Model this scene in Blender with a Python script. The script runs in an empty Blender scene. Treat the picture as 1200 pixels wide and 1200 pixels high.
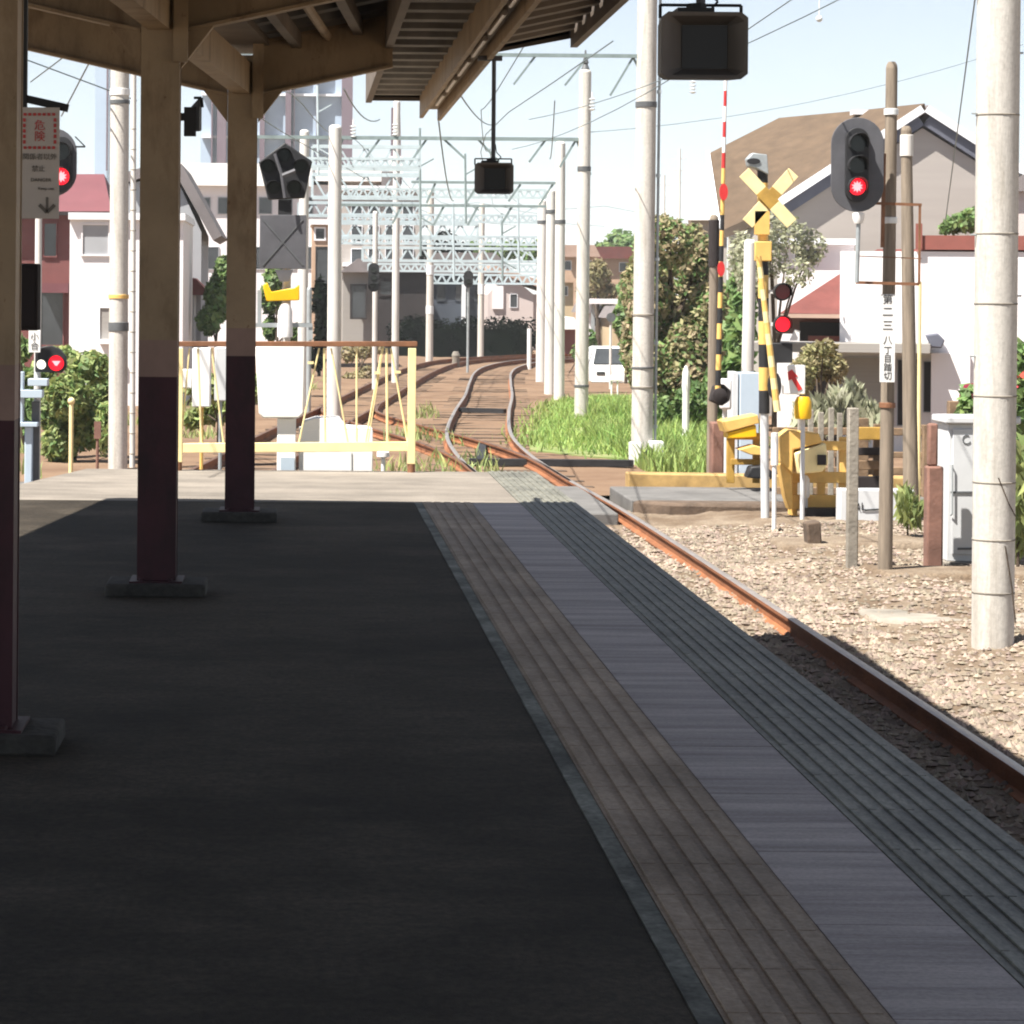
import bpy, bmesh, math, random
import numpy as np
from mathutils import Vector, Matrix
random.seed(7); rng = np.random.default_rng(7)
C = bpy.context.scene.collection
SC = bpy.context.scene
R = math.radians
# ------------------------------------------------------------------ camera, sky, sun, exposure
F = 3400.0; VX, VY = 350.0, 340.0; CH = 2.5; ROLL = 0.008
cam = bpy.data.cameras.new('camera'); camo = bpy.data.objects.new('camera', cam); C.objects.link(camo)
cam.sensor_width = 36.0; cam.lens = 36.0*F/1200.0
cam.shift_x = (600-VX)/1200.0; cam.shift_y = -(600-VY)/1200.0
cam.clip_start = 0.1; cam.clip_end = 6000
camo.matrix_world = Matrix.Translation((0,0,CH)) @ Matrix.Rotation(R(90),4,'X') @ Matrix.Rotation(ROLL,4,'Z')
SC.camera = camo
AZ, EL = R(55), R(60)              # sun stands behind-left of the camera
SUNV = Vector((math.sin(AZ)*math.cos(EL), math.cos(AZ)*math.cos(EL), -math.sin(EL)))
w = bpy.data.worlds.new('World'); SC.world = w; w.use_nodes = True
nt = w.node_tree; bg = nt.nodes['Background']
sky = nt.nodes.new('ShaderNodeTexSky'); sky.sky_type = 'NISHITA'; sky.sun_disc = False
sky.sun_elevation = EL; sky.sun_rotation = math.atan2(-SUNV.x, -SUNV.y)
sky.air_density = 0.75; sky.dust_density = 0.0; sky.ozone_density = 2.0
hs = nt.nodes.new('ShaderNodeHueSaturation'); hs.inputs['Saturation'].default_value = 0.55
nt.links.new(sky.outputs[0], hs.inputs['Color']); nt.links.new(hs.outputs[0], bg.inputs[0]); bg.inputs[1].default_value = 0.052
sun = bpy.data.lights.new('sun', 'SUN'); suno = bpy.data.objects.new('sun', sun); C.objects.link(suno)
sun.energy = 5.0; sun.angle = R(0.5); sun.color = (1.0, 0.955, 0.88)
suno.rotation_euler = SUNV.to_track_quat('-Z', 'Y').to_euler()
suno.location = (-20, -20, 40)
vs = SC.view_settings
vs.view_transform = 'Standard'; vs.look = 'None'; vs.exposure = 1.45; vs.gamma = 1.0; vs.use_curve_mapping = False
SC.render.engine = 'CYCLES'
SC.cycles.max_bounces = 8; SC.cycles.diffuse_bounces = 5; SC.cycles.transparent_max_bounces = 8
SC.cycles.use_denoising = True; SC.cycles.filter_width = 2.0

# ------------------------------------------------------------------ pixel -> place
def unroll(px, py):
    u, v = px-VX, py-VY
    return u+ROLL*v, v-ROLL*u
def P(px, py, d):
    u, v = unroll(px, py)
    return Vector((u*d/F, d, CH-v*d/F))
def G(px, py, z=0.0):
    u, v = unroll(px, py)
    d = (CH-z)*F/v
    return Vector((u*d/F, d, z))
def S(n, d): return n*d/F

# ------------------------------------------------------------------ materials
MATS = {}
def mat(name, col, rough=0.7, var=0.18, scale=3.0, bump=0.0, bscale=30.0, metal=0.0, spec=0.4, col2=None, stretch=None, island=0.0, emit=None, estr=0.0, layers=()):
    if name in MATS: return MATS[name]
    m = bpy.data.materials.new(name); m.use_nodes = True
    n = m.node_tree.nodes; l = m.node_tree.links
    b = n['Principled BSDF']
    b.inputs['Roughness'].default_value = rough; b.inputs['Metallic'].default_value = metal
    b.inputs['Specular IOR Level'].default_value = spec
    tc = n.new('ShaderNodeTexCoord'); mp = n.new('ShaderNodeMapping')
    l.new(tc.outputs['Object'], mp.inputs[0])
    if stretch: mp.inputs['Scale'].default_value = stretch
    no = n.new('ShaderNodeTexNoise'); no.inputs['Scale'].default_value = scale; no.inputs['Detail'].default_value = 6; no.inputs['Roughness'].default_value = 0.65
    l.new(mp.outputs[0], no.inputs[0])
    rp = n.new('ShaderNodeValToRGB'); rp.color_ramp.elements[0].position = 0.32; rp.color_ramp.elements[1].position = 0.68
    c2 = col2 if col2 else [min(1, c*(1+var)) for c in col]
    c1 = col if col2 else [c*(1-var) for c in col]
    rp.color_ramp.elements[0].color = (*c1, 1); rp.color_ramp.elements[1].color = (*c2, 1)
    l.new(no.outputs['Fac'], rp.inputs[0]); out = rp.outputs[0]
    for (sc_, lo, p0, p1, st_, tint) in layers:      # multiply by a noise layer: grain, stains, wear
        mq = n.new('ShaderNodeMapping'); l.new(tc.outputs['Object'], mq.inputs[0]); mq.inputs['Scale'].default_value = st_
        nq = n.new('ShaderNodeTexNoise'); nq.inputs['Scale'].default_value = sc_; nq.inputs['Detail'].default_value = 5; nq.inputs['Roughness'].default_value = 0.7
        l.new(mq.outputs[0], nq.inputs[0])
        rq = n.new('ShaderNodeValToRGB'); rq.color_ramp.elements[0].position = p0; rq.color_ramp.elements[1].position = p1
        rq.color_ramp.elements[0].color = (lo*tint[0], lo*tint[1], lo*tint[2], 1); rq.color_ramp.elements[1].color = (1,1,1,1)
        l.new(nq.outputs['Fac'], rq.inputs[0])
        mx_ = n.new('ShaderNodeMix'); mx_.data_type = 'RGBA'; mx_.blend_type = 'MULTIPLY'; mx_.inputs[0].default_value = 1.0
        l.new(out, mx_.inputs[6]); l.new(rq.outputs[0], mx_.inputs[7]); out = mx_.outputs[2]
    if island:
        g = n.new('ShaderNodeNewGeometry'); hs = n.new('ShaderNodeHueSaturation')
        mr = n.new('ShaderNodeMapRange'); mr.inputs[3].default_value = 1-island; mr.inputs[4].default_value = 1+island
        l.new(g.outputs['Random Per Island'], mr.inputs[0]); l.new(mr.outputs[0], hs.inputs['Value'])
        mr2 = n.new('ShaderNodeMapRange'); mr2.inputs[3].default_value = 0.47; mr2.inputs[4].default_value = 0.52
        ml = n.new('ShaderNodeMath'); ml.operation = 'FRACT'; mm = n.new('ShaderNodeMath'); mm.operation = 'MULTIPLY'; mm.inputs[1].default_value = 7.3
        l.new(g.outputs['Random Per Island'], mm.inputs[0]); l.new(mm.outputs[0], ml.inputs[0]); l.new(ml.outputs[0], mr2.inputs[0]); l.new(mr2.outputs[0], hs.inputs['Hue'])
        l.new(out, hs.inputs['Color']); out = hs.outputs[0]
    l.new(out, b.inputs['Base Color'])
    if 'leaf' in name or 'grass' in name:
        tl = n.new('ShaderNodeBsdfTranslucent'); l.new(out, tl.inputs[0]); ms = n.new('ShaderNodeMixShader'); ms.inputs[0].default_value = 0.0 if 'hedge' in name else 0.42
        l.new(b.outputs[0], ms.inputs[1]); l.new(tl.outputs[0], ms.inputs[2]); l.new(ms.outputs[0], n['Material Output'].inputs['Surface'])
    if bump:
        nb = n.new('ShaderNodeTexNoise'); nb.inputs['Scale'].default_value = bscale; nb.inputs['Detail'].default_value = 4
        l.new(mp.outputs[0], nb.inputs[0])
        bp = n.new('ShaderNodeBump'); bp.inputs['Strength'].default_value = bump; bp.inputs['Distance'].default_value = 0.02
        l.new(nb.outputs['Fac'], bp.inputs['Height']); l.new(bp.outputs[0], b.inputs['Normal'])
    if emit:
        b.inputs['Emission Color'].default_value = (*emit, 1); b.inputs['Emission Strength'].default_value = estr
    MATS[name] = m; return m
M = dict(
 asphalt = mat('platform asphalt', (0.096,0.078,0.058), 0.85, 0.25, 0.9, 0.7, 170, spec=0.2, layers=((42,0.5,0.36,0.62,(1,0.75,1),(1,1,1)),(1.3,0.62,0.36,0.62,(0.45,1.1,1),(1,1,1)),(0.45,0.7,0.42,0.52,(1,1,1),(1,0.98,0.95)),(5,0.75,0.3,0.42,(1,1,1),(1,1,1)),(14,0.7,0.3,0.55,(0.6,1,1),(1,1,1)),(38,1.7,0.28,0.34,(1,1,1),(1,1,1)))),
 sunlit_end = mat('sunlit platform paving', (0.235,0.205,0.172), 0.9, 0.25, 1.2, 0.4, 60, layers=((70,0.7,0.35,0.65,(1,1,1),(1,1,1)),(2.2,0.8,0.4,0.55,(0.4,1.5,1),(1,1,1)))),  # paler end paving: sunlight past the canopy shadow is put into its colour
 tactile = mat('tan tactile block', (0.46,0.355,0.265), 0.7, 0.22, 2.2, 0.3, 50, stretch=(1,0.35,1), layers=((60,0.7,0.35,0.6,(1,1,1),(1,1,1)),(3.5,0.72,0.38,0.58,(1,0.5,1),(1,0.97,0.92)),(0.9,0.8,0.4,0.6,(1,1,1),(1,1,1)))),
 edge_line = mat('worn pale line paint', (0.27,0.28,0.24), 0.8, 0.3, 9, stretch=(1,0.4,1), layers=((3.5,0.35,0.4,0.6,(1,0.5,1),(1,1,1)),(40,0.6,0.35,0.6,(1,1,1),(1,1,1)))),
 edge_slab = mat('grey edge slab', (0.54,0.475,0.455), 0.65, 0.15, 2.5, 0.2, 40, stretch=(0.5,2.2,1), layers=((80,0.75,0.35,0.6,(1,1,1),(1,1,1)),(2.6,0.62,0.36,0.62,(0.12,2.6,1),(1,0.98,1.0)),(9,0.8,0.35,0.6,(0.15,1.5,1),(1,1,1)))),
 ribbed = mat('dark ribbed rubber', (0.24,0.23,0.19), 0.55, 0.25, 3, 0.15, 40, layers=((45,0.5,0.35,0.62,(1.6,0.35,1),(0.95,1,1)),(2.4,0.62,0.38,0.6,(1,0.7,1),(1,1,1)))),
 wall_conc = mat('stained concrete', (0.24,0.215,0.18), 0.9, 0.3, 2.5, 0.4, 25),
 earth = mat('dry earth', (0.13,0.095,0.06), 0.95, 0.3, 0.9, 0.8, 6, col2=(0.24,0.185,0.125)),
 ballast = mat('dusty ballast', (0.19,0.14,0.098), 0.95, 0.3, 3.0, 1.0, 16, col2=(0.28,0.225,0.165), layers=((1.2,0.65,0.4,0.6,(1,0.6,1),(1,0.9,0.8)),(40,0.6,0.35,0.6,(1,1,1),(1,1,1)))),
 ballast_far = mat('rust stained ballast bed', (0.125,0.072,0.042), 0.95, 0.3, 0.6, 1.0, 10, col2=(0.20,0.13,0.08)),
 stone = mat('ballast stone', (0.245,0.200,0.155), 0.95, 0.35, 2.0, island=0.28),
 rail_side = mat('rusted rail steel', (0.22,0.085,0.035), 0.8, 0.35, 5, 0.3, 50, stretch=(1,0.3,1)),
 rail_top = mat('polished rail head', (0.40,0.36,0.33), 0.42, 0.15, 5, metal=0.7),
 rail_rust = mat('dull rail head', (0.13,0.07,0.045), 0.5, 0.3, 4, metal=0.3),
 sleeper = mat('weathered sleeper', (0.10,0.07,0.05), 0.9, 0.35, 5, 0.4, 30),
 road = mat('crossing asphalt', (0.13,0.125,0.12), 0.9, 0.25, 1.5, 0.4, 60),
 kerb_yellow = mat('worn yellow kerb paint', (0.36,0.235,0.09), 0.8, 0.35, 3),
 cream = mat('cream steel paint', (0.27,0.195,0.12), 0.6, 0.15, 3, 0.08, 20, layers=((5,0.6,0.3,0.5,(1,1,0.35),(1,0.88,0.78)),(22,0.5,0.27,0.36,(1,1,0.6),(1,0.7,0.5)))),
 cream_dk = mat('dull pink primer band', (0.24,0.155,0.125), 0.6, 0.15, 4),
 maroon = mat('maroon steel paint', (0.040,0.007,0.012), 0.55, 0.2, 4, 0.1, 30, layers=((6,0.45,0.3,0.55,(1,1,0.4),(1,1,1)),(26,0.5,0.27,0.36,(1,1,1),(1,1.4,1.0)))),
 deck = mat('grey folded roof sheet', (0.16,0.145,0.125), 0.7, 0.3, 2, stretch=(2,0.6,1)),
 soffit = mat('brown soffit paint', (0.12,0.095,0.075), 0.7, 0.25, 2),
 tube = mat('unlit lamp tube', (0.75,0.70,0.62), 0.3, 0.05, 3),
 pole = mat('pale spun concrete', (0.55,0.52,0.475), 0.85, 0.10, 2.0, 0.2, 40, stretch=(3,3,0.5), layers=((3,0.72,0.32,0.52,(3,3,0.25),(1,0.97,0.93)),(30,0.85,0.35,0.55,(1,1,1),(1,1,1)))),
 pole_far = mat('distant pale concrete', (0.58,0.56,0.53), 0.85, 0.15, 1.5, stretch=(3,3,0.5)),
 pole_grey = mat('weathered timber grey', (0.21,0.17,0.13), 0.9, 0.3, 4, 0.3, 40, stretch=(6,6,0.4)),
 band = mat('dark steel band', (0.10,0.105,0.11), 0.5, 0.2, 5),
 steel = mat('galvanised steel', (0.36,0.39,0.40), 0.5, 0.15, 6, metal=0.4),
 truss = mat('pale painted truss', (0.44,0.52,0.55), 0.6, 0.12, 3),
 beam = mat('green grey beam', (0.20,0.25,0.25), 0.6, 0.2, 4),
 wire = mat('tarnished wire', (0.13,0.17,0.18), 0.5, 0.1, 3),
 insul = mat('white porcelain', (0.7,0.72,0.72), 0.3, 0.05, 3),
 black = mat('matt black paint', (0.018,0.018,0.020), 0.6, 0.25, 5),
 dkgrey = mat('dark grey plate', (0.085,0.085,0.095), 0.65, 0.2, 4),
 hood = mat('grey brown hood', (0.14,0.125,0.115), 0.6, 0.15, 4),
 screen = mat('dead dark screen', (0.008,0.008,0.010), 0.35, 0.1, 3),
 white = mat('white enamel', (0.78,0.77,0.75), 0.5, 0.05, 2),
 signwhite = mat('sign plate white', (0.50,0.45,0.41), 0.6, 0.1, 2),
 signred = mat('sign red ink', (0.50,0.06,0.06), 0.6, 0.1, 5),
 siggrey = mat('sign grey ink', (0.14,0.125,0.11), 0.6, 0.1, 5),
 ink = mat('black lettering', (0.03,0.03,0.03), 0.6, 0.1, 5),
 grey_cab = mat('light grey cabinet', (0.56,0.57,0.58), 0.55, 0.06, 2),
 blue_cab = mat('pale blue post shadow', (0.42,0.50,0.58), 0.5, 0.06, 2),
 yellow = mat('yellow paint', (0.72,0.45,0.13), 0.55, 0.15, 4),
 yellow_pale = mat('sun bleached yellow', (0.80,0.66,0.34), 0.55, 0.12, 4),
 yellow_deep = mat('deep yellow plastic', (0.75,0.44,0.01), 0.4, 0.1, 4),
 yellow_dirty = mat('dirty ochre paint', (0.40,0.24,0.05), 0.6, 0.25, 5),
 rustbar = mat('rusty brown bar', (0.20,0.09,0.045), 0.7, 0.3, 6),
 red_white = mat('signal red paint', (0.55,0.03,0.03), 0.5, 0.1, 4),
 lamp_off = mat('unlit red lens', (0.16,0.015,0.02), 0.2, 0.1, 4),
 lamp_dark = mat('unlit dark lens', (0.015,0.018,0.016), 0.15, 0.1, 4),
 lamp_red = mat('lit red lens', (0.5,0.01,0.02), 0.3, 0.02, 4, emit=(1.0,0.006,0.02), estr=0.7),
 lamp_core = mat('lit lamp centre', (0.9,0.3,0.3), 0.3, 0.02, 4, emit=(1.0,0.22,0.24), estr=1.1),
 lamp_white = mat('lit white lens', (0.9,0.9,0.8), 0.3, 0.02, 4, emit=(1.0,0.95,0.8), estr=0.7),
 wood = mat('old fence timber', (0.19,0.125,0.075), 0.9, 0.35, 4, 0.3, 30, stretch=(1,1,1)),
 rustpost = mat('red brown post', (0.19,0.10,0.075), 0.9, 0.3, 4, 0.2, 30),
 bark = mat('tree bark', (0.07,0.05,0.035), 0.95, 0.3, 5, 0.5, 20),
 leaf = mat('green leaf', (0.15,0.24,0.08), 0.6, 0.3, 1.2, island=0.45),
 leaf_yel = mat('yellow green leaf', (0.28,0.34,0.125), 0.6, 0.3, 1.2, island=0.45),
 leaf_olive = mat('olive brown leaf', (0.27,0.265,0.12), 0.65, 0.3, 0.8, island=0.35, col2=(0.37,0.30,0.185)),
 leaf_dark = mat('shaded hedge leaf', (0.0030,0.0055,0.0028), 1.0, 0.3, 1.0, island=0.5, spec=0.0),  # near black: the hedge's full shade is put into the leaf colour
 leaf_pale = mat('pale dusty leaf', (0.36,0.37,0.25), 0.6, 0.3, 1.2, island=0.45),
 flower = mat('red blossom', (0.5,0.05,0.06), 0.6, 0.2, 5, island=0.3),
 grass = mat('fresh green grass', (0.22,0.37,0.085), 0.7, 0.25, 0.8, island=0.35, col2=(0.33,0.41,0.14)),
 white_wall = mat('white plaster wall', (0.74,0.71,0.72), 0.9, 0.04, 0.8),
 cream_wall = mat('pale beige siding', (0.36,0.325,0.30), 0.9, 0.06, 0.8, stretch=(0.2,0.2,4)),
 pink_wall = mat('pink render', (0.50,0.43,0.41), 0.9, 0.06, 0.8),
 red_wall = mat('maroon wall', (0.17,0.062,0.058), 0.9, 0.15, 0.8),
 grey_wall = mat('grey render', (0.33,0.34,0.36), 0.9, 0.1, 0.5),
 slate_wall = mat('slate blue wall', (0.055,0.065,0.085), 0.9, 0.2, 0.3),
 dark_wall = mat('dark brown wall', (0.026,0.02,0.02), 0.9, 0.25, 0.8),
 tan_wall = mat('tan stucco', (0.45,0.35,0.22), 0.9, 0.1, 0.5),
 orange_wall = mat('terracotta render', (0.45,0.31,0.22), 0.9, 0.2, 0.5),
 shutter = mat('grey metal shutter', (0.29,0.27,0.25), 0.7, 0.08, 2, stretch=(0.2,0.2,20)),
 brown_roof = mat('brown roof slates', (0.100,0.067,0.042), 0.85, 0.2, 1.5, 0.3, 12, stretch=(1,1,4)),
 red_roof = mat('red brown tiles', (0.13,0.038,0.032), 0.8, 0.2, 2, 0.3, 12),
 pink_roof = mat('faded red metal roof', (0.15,0.052,0.06), 0.7, 0.1, 1),
 grey_roof = mat('grey roof tiles', (0.17,0.15,0.15), 0.8, 0.15, 1.5),
 blush_roof = mat('blush tile roof', (0.36,0.25,0.2), 0.8, 0.12, 1.0),
 blue_roof = mat('blue metal roof', (0.20,0.34,0.52), 0.5, 0.1, 2),
 trim_red = mat('terracotta trim', (0.22,0.07,0.055), 0.7, 0.12, 3),
 trim_white = mat('white bargeboard', (0.75,0.76,0.79), 0.6, 0.04, 3),
 trim_and_eave_shade = mat('blue grey trim and eave shade', (0.10,0.105,0.135), 0.8, 0.1, 3),
 glass = mat('dark window glass', (0.05,0.055,0.06), 0.12, 0.2, 1.0, spec=0.6),
 glass_sky = mat('blue tower glass', (0.38,0.47,0.58), 0.3, 0.1, 0.05),
 fin = mat('plum tower fin', (0.15,0.11,0.135), 0.7, 0.1, 0.1),
 car = mat('white car paint', (0.80,0.80,0.79), 0.25, 0.03, 2, spec=0.6),
 tyre = mat('black rubber', (0.02,0.02,0.02), 0.8, 0.1, 4),
)
# ------------------------------------------------------------------ mesh builder
class MB:
    def __init__(s): s.bm = bmesh.new(); s.mi = 0
    def face(s, vs):
        try:
            f = s.bm.faces.new(vs); f.material_index = s.mi; return f
        except ValueError: return None
    def grid8(s, c):
        v = [s.bm.verts.new(p) for p in c]
        for q in ((0,3,2,1),(4,5,6,7),(0,1,5,4),(1,2,6,5),(2,3,7,6),(3,0,4,7)): s.face([v[i] for i in q])
        return s
    def box(s, c, sz, rz=0.0):
        x,y,z = [a/2 for a in sz]; ca, sa = math.cos(rz), math.sin(rz)
        pts = []
        for dz in (-z, z):
            for dx, dy in ((-x,-y),(x,-y),(x,y),(-x,y)):
                pts.append((c[0]+dx*ca-dy*sa, c[1]+dx*sa+dy*ca, c[2]+dz))
        return s.grid8(pts)
    def mm(s, a, b):
        return s.box([(a[i]+b[i])/2 for i in range(3)], [abs(b[i]-a[i]) for i in range(3)])
    def beam(s, a, b, w_, h_):
        a, b = Vector(a), Vector(b); d = (b-a).normalized()
        up = Vector((0,0,1)) if abs(d.z) < 0.95 else Vector((0,1,0))
        x = d.cross(up).normalized()*(w_/2); z = x.cross(d).normalized()*(h_/2)
        return s.grid8([a-x-z, a+x-z, a+x+z, a-x+z, b-x-z, b+x-z, b+x+z, b-x+z])
    def cyl(s, a, b, r0, r1=None, n=12, caps=True):
        r1 = r0 if r1 is None else r1
        a, b = Vector(a), Vector(b); d = (b-a).normalized()
        up = Vector((0,0,1)) if abs(d.z) < 0.95 else Vector((0,1,0))
        x = d.cross(up).normalized(); y = x.cross(d).normalized()
        A, B = [], []
        for i in range(n):
            t = 2*math.pi*i/n; o = x*math.cos(t)+y*math.sin(t)
            A.append(s.bm.verts.new(a+o*r0)); B.append(s.bm.verts.new(b+o*r1))
        for i in range(n):
            j = (i+1)%n; s.face([A[i],A[j],B[j],B[i]])
        if caps: s.face(A[::-1]); s.face(B)
        return s
    def tube(s, pts, r, n=6):
        for a, b in zip(pts[:-1], pts[1:]): s.cyl(a, b, r, r, n)
        return s
    def prism(s, pts, vec):
        vec = Vector(vec)
        A = [s.bm.verts.new(Vector(p)) for p in pts]; B = [s.bm.verts.new(Vector(p)+vec) for p in pts]
        n = len(A)
        for i in range(n):
            j = (i+1)%n; s.face([A[i],A[j],B[j],B[i]])
        s.face(A[::-1]); s.face(B); return s
    def ball(s, c, r, sc=(1,1,1), n=2):
        g = bmesh.ops.create_icosphere(s.bm, subdivisions=n, radius=r)
        for v in g['verts']: v.co = Vector((c[0]+v.co.x*sc[0], c[1]+v.co.y*sc[1], c[2]+v.co.z*sc[2]))
        fs = set(f for v in g['verts'] for f in v.link_faces)
        for f in fs: f.material_index = s.mi
        return s
    def lathe(s, c, prof, n=16, axis='Z'):
        rings = []
        for (r, h) in prof:
            ring = []
            for i in range(n):
                t = 2*math.pi*i/n
                if axis == 'Z': p = (c[0]+r*math.cos(t), c[1]+r*math.sin(t), c[2]+h)
                else: p = (c[0]+r*math.cos(t), c[1]+h, c[2]+r*math.sin(t))
                ring.append(s.bm.verts.new(p))
            rings.append(ring)
        for a, b in zip(rings[:-1], rings[1:]):
            for i in range(n):
                j = (i+1)%n; s.face([a[i],a[j],b[j],b[i]])
        s.face(rings[0][::-1]); s.face(rings[-1]); return s
    def build(s, name, mats, parent=None, bevel=0.0, smooth=True, base=None, clean=True):
        if clean: bmesh.ops.recalc_face_normals(s.bm, faces=s.bm.faces)
        me = bpy.data.meshes.new(name); s.bm.to_mesh(me); s.bm.free()
        return finish(name, me, mats, parent, bevel, smooth, base)
def origin_of(o):
    v = Vector((0,0,0))
    while o is not None: v += o.location; o = o.parent
    return v
def finish(name, me, mats, parent=None, bevel=0.0, smooth=True, base=None):
    o = bpy.data.objects.new(name, me); C.objects.link(o)
    if not isinstance(mats, (list, tuple)): mats = [mats]
    for m in mats: me.materials.append(M[m] if isinstance(m, str) else m)
    off = origin_of(parent) if parent is not None else (Vector(base) if base is not None else Vector((0,0,0)))
    if off.length > 0: me.transform(Matrix.Translation(-off))
    if parent is not None: o.parent = parent
    elif base is not None: o.location = base
    if smooth and len(me.polygons):
        me.polygons.foreach_set('use_smooth', [True]*len(me.polygons)); me.set_sharp_from_angle(angle=R(35))
    if bevel:
        b = o.modifiers.new('bevel', 'BEVEL'); b.width = bevel; b.segments = 2; b.limit_method = 'ANGLE'; b.angle_limit = R(40)
    return o
def tag(o, label, cat, group=None):
    o['label'] = label; o['category'] = cat
    if group: o['group'] = group
    return o
def thing(name, base, label, cat, group=None):
    o = bpy.data.objects.new(name, None); C.objects.link(o); o.location = base; o.empty_display_size = 0.2
    return tag(o, label, cat, group)
def struct(o, kind='structure'): o['kind'] = kind; return o
def raw(name, verts, faces, mats, parent=None, base=None, smooth=False):
    me = bpy.data.meshes.new(name); me.from_pydata([tuple(v) for v in verts], [], [tuple(f) for f in faces]); me.update()
    return finish(name, me, mats, parent, 0, smooth, base)
CUBE_PX = [(0,0)]
def pxpoly(pts, d): return [P(x, y, d) for x, y in pts]
def disc(mb, c, r, n=16, t=0.01):         # a thin disc facing the camera side
    return mb.cyl((c[0], c[1]+t/2, c[2]), (c[0], c[1]-t/2, c[2]), r, r, n)
def text(name, body, c, h, mats, parent, wscale=1.0, face=-1, depth=0.002, vertical=False):
    cu = bpy.data.curves.new(name, 'FONT'); cu.body = '\n'.join(body) if vertical else body
    cu.size = h; cu.align_x = 'CENTER'; cu.align_y = 'CENTER'; cu.extrude = depth
    if vertical: cu.space_line = 0.95
    t = bpy.data.objects.new(name+'_tmp', cu); C.objects.link(t)
    bpy.context.view_layer.update()
    me = bpy.data.meshes.new_from_object(t.evaluated_get(bpy.context.evaluated_depsgraph_get()))
    bpy.data.objects.remove(t)
    me.transform(Matrix.Translation(c) @ Matrix.Rotation(R(90),4,'X') @ Matrix.Diagonal((wscale,1,1,1)))
    me.materials.clear()
    return finish(name, me, mats, parent, smooth=False)

def catmull(ctrl, step=0.5):
    ctrl = sorted(ctrl); ys = [c[0] for c in ctrl]; xs = [c[1] for c in ctrl]
    n = int((ys[-1]-ys[0])/step)+1; out = []
    for i in range(n+1):
        y = min(ys[0]+i*step, ys[-1])
        k = max(0, min(len(ys)-2, int(np.searchsorted(ys, y))-1))
        y0, y1 = ys[k], ys[k+1]; t = (y-y0)/(y1-y0)
        m0 = (xs[k+1]-xs[k-1])/(ys[k+1]-ys[k-1]) if k > 0 else (xs[1]-xs[0])/(ys[1]-ys[0])
        m1 = (xs[k+2]-xs[k])/(ys[k+2]-ys[k]) if k+2 < len(ys) else (xs[-1]-xs[-2])/(ys[-1]-ys[-2])
        h = y1-y0
        x = (2*t**3-3*t*t+1)*xs[k]+(t**3-2*t*t+t)*h*m0+(-2*t**3+3*t*t)*xs[k+1]+(t**3-t*t)*h*m1
        out.append((x, y))
    return out

# ================================================================== GROUND AND TRACK BED
ZB = -0.17
def ground_z(x, y): return -0.24
struct(MB().mm((-900,-60,-0.9),(900,2500,-0.24)).build('ground', 'earth'))
# ballast bed: one bumpy sheet
from mathutils import noise as NZ
def sheet(name, x0, x1, y0, y1, nx, ny, fz, m, kind='structure'):
    V, Fc = [], []
    for j in range(ny+1):
        for i in range(nx+1):
            x = x0+(x1-x0)*i/nx; y = y0+(y1-y0)*j/ny
            V.append((x, y, fz(x, y)))
    for j in range(ny):
        for i in range(nx):
            a = j*(nx+1)+i; Fc.append((a, a+1, a+nx+2, a+nx+1))
    return struct(raw(name, V, Fc, m, smooth=True), kind)
MAIN = [(-6,3.27),(10,3.27),(20,3.27),(33,3.2),(39.5,3.05),(45,3.02),(51,3.19),(60,3.8),(70,4.6),(80,5.3),(90,6.05),(97,6.8),(104,8.0),(109,9.5),(114,12.0),(122,17.5),(132,25.0)]
LEFT = [(-6,-6.6),(10,-4.55),(24,-2.65),(33,-1.65),(42,-0.75),(50,-0.1),(60,0.85),(70,1.75),(80,2.65),(90,3.6),(100,4.75),(106,5.8),(111,7.4),(117,10.2),(125,15.5)]
CROSS = [(38.5,3.06),(44,2.93),(48.8,2.5),(54.5,1.72),(60,1.1),(64,1.22)]
def mound(x, y):
    n = NZ.noise((x*0.7, y*0.35, 0)); n2 = NZ.noise((x*3.1, y*2.3, 3.0)); n3 = NZ.noise((x*9, y*7, 5.0))
    z = -0.15+0.035*n+0.022*n2+0.02*n3
    if x > 4.3: z += 0.16*min(1, (x-4.3)/1.2)*(0.5+0.5*NZ.noise((x*0.9, y*0.5, 9)))
    return z
sheet('ballast_bed', -8, 9, -4, 35.6, 130, 350, mound, 'ballast')
sheet('track_bed', -10, 22, 37.9, 135, 120, 300, lambda x, y: -0.16+0.03*NZ.noise((x*0.8, y*0.3, 0))+0.02*NZ.noise((x*3, y*2, 2)), 'ballast_far')
# loose stones on the bed
def stones(name, n, fx, fy, fz, smin, smax):
    base = np.array([(1,0,0),(-1,0,0),(0,1,0),(0,-1,0),(0,0,1),(0,0,-1)], float)
    fcs = [(0,2,4),(2,1,4),(1,3,4),(3,0,4),(2,0,5),(1,2,5),(3,1,5),(0,3,5)]
    V, Fc = [], []
    for i in range(n):
        x, y = fx(), fy(); s_ = random.uniform(smin, smax)
        q = base*np.array([random.uniform(.7,1.3), random.uniform(.7,1.3), random.uniform(.45,.9)])*s_*(0.75+0.5*rng.random((6,1)))
        a = random.uniform(0, 6.28); ca, sa = math.cos(a), math.sin(a)
        q = np.stack([q[:,0]*ca-q[:,1]*sa, q[:,0]*sa+q[:,1]*ca, q[:,2]], 1)
        b = len(V); z = fz(x, y)
        V += [(x+p[0], y+p[1], z+p[2]+s_*0.15) for p in q]
        Fc += [(b+f[0], b+f[1], b+f[2]) for f in fcs]
    return struct(raw(name, V, Fc, 'stone'), 'stuff')
stones('ballast_stones', 26000, lambda: random.choice([random.uniform(2.1,4.6), random.uniform(3.9,7.6)]), lambda: 14+18.5*random.random()**1.1, mound, 0.014, 0.036)

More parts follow.
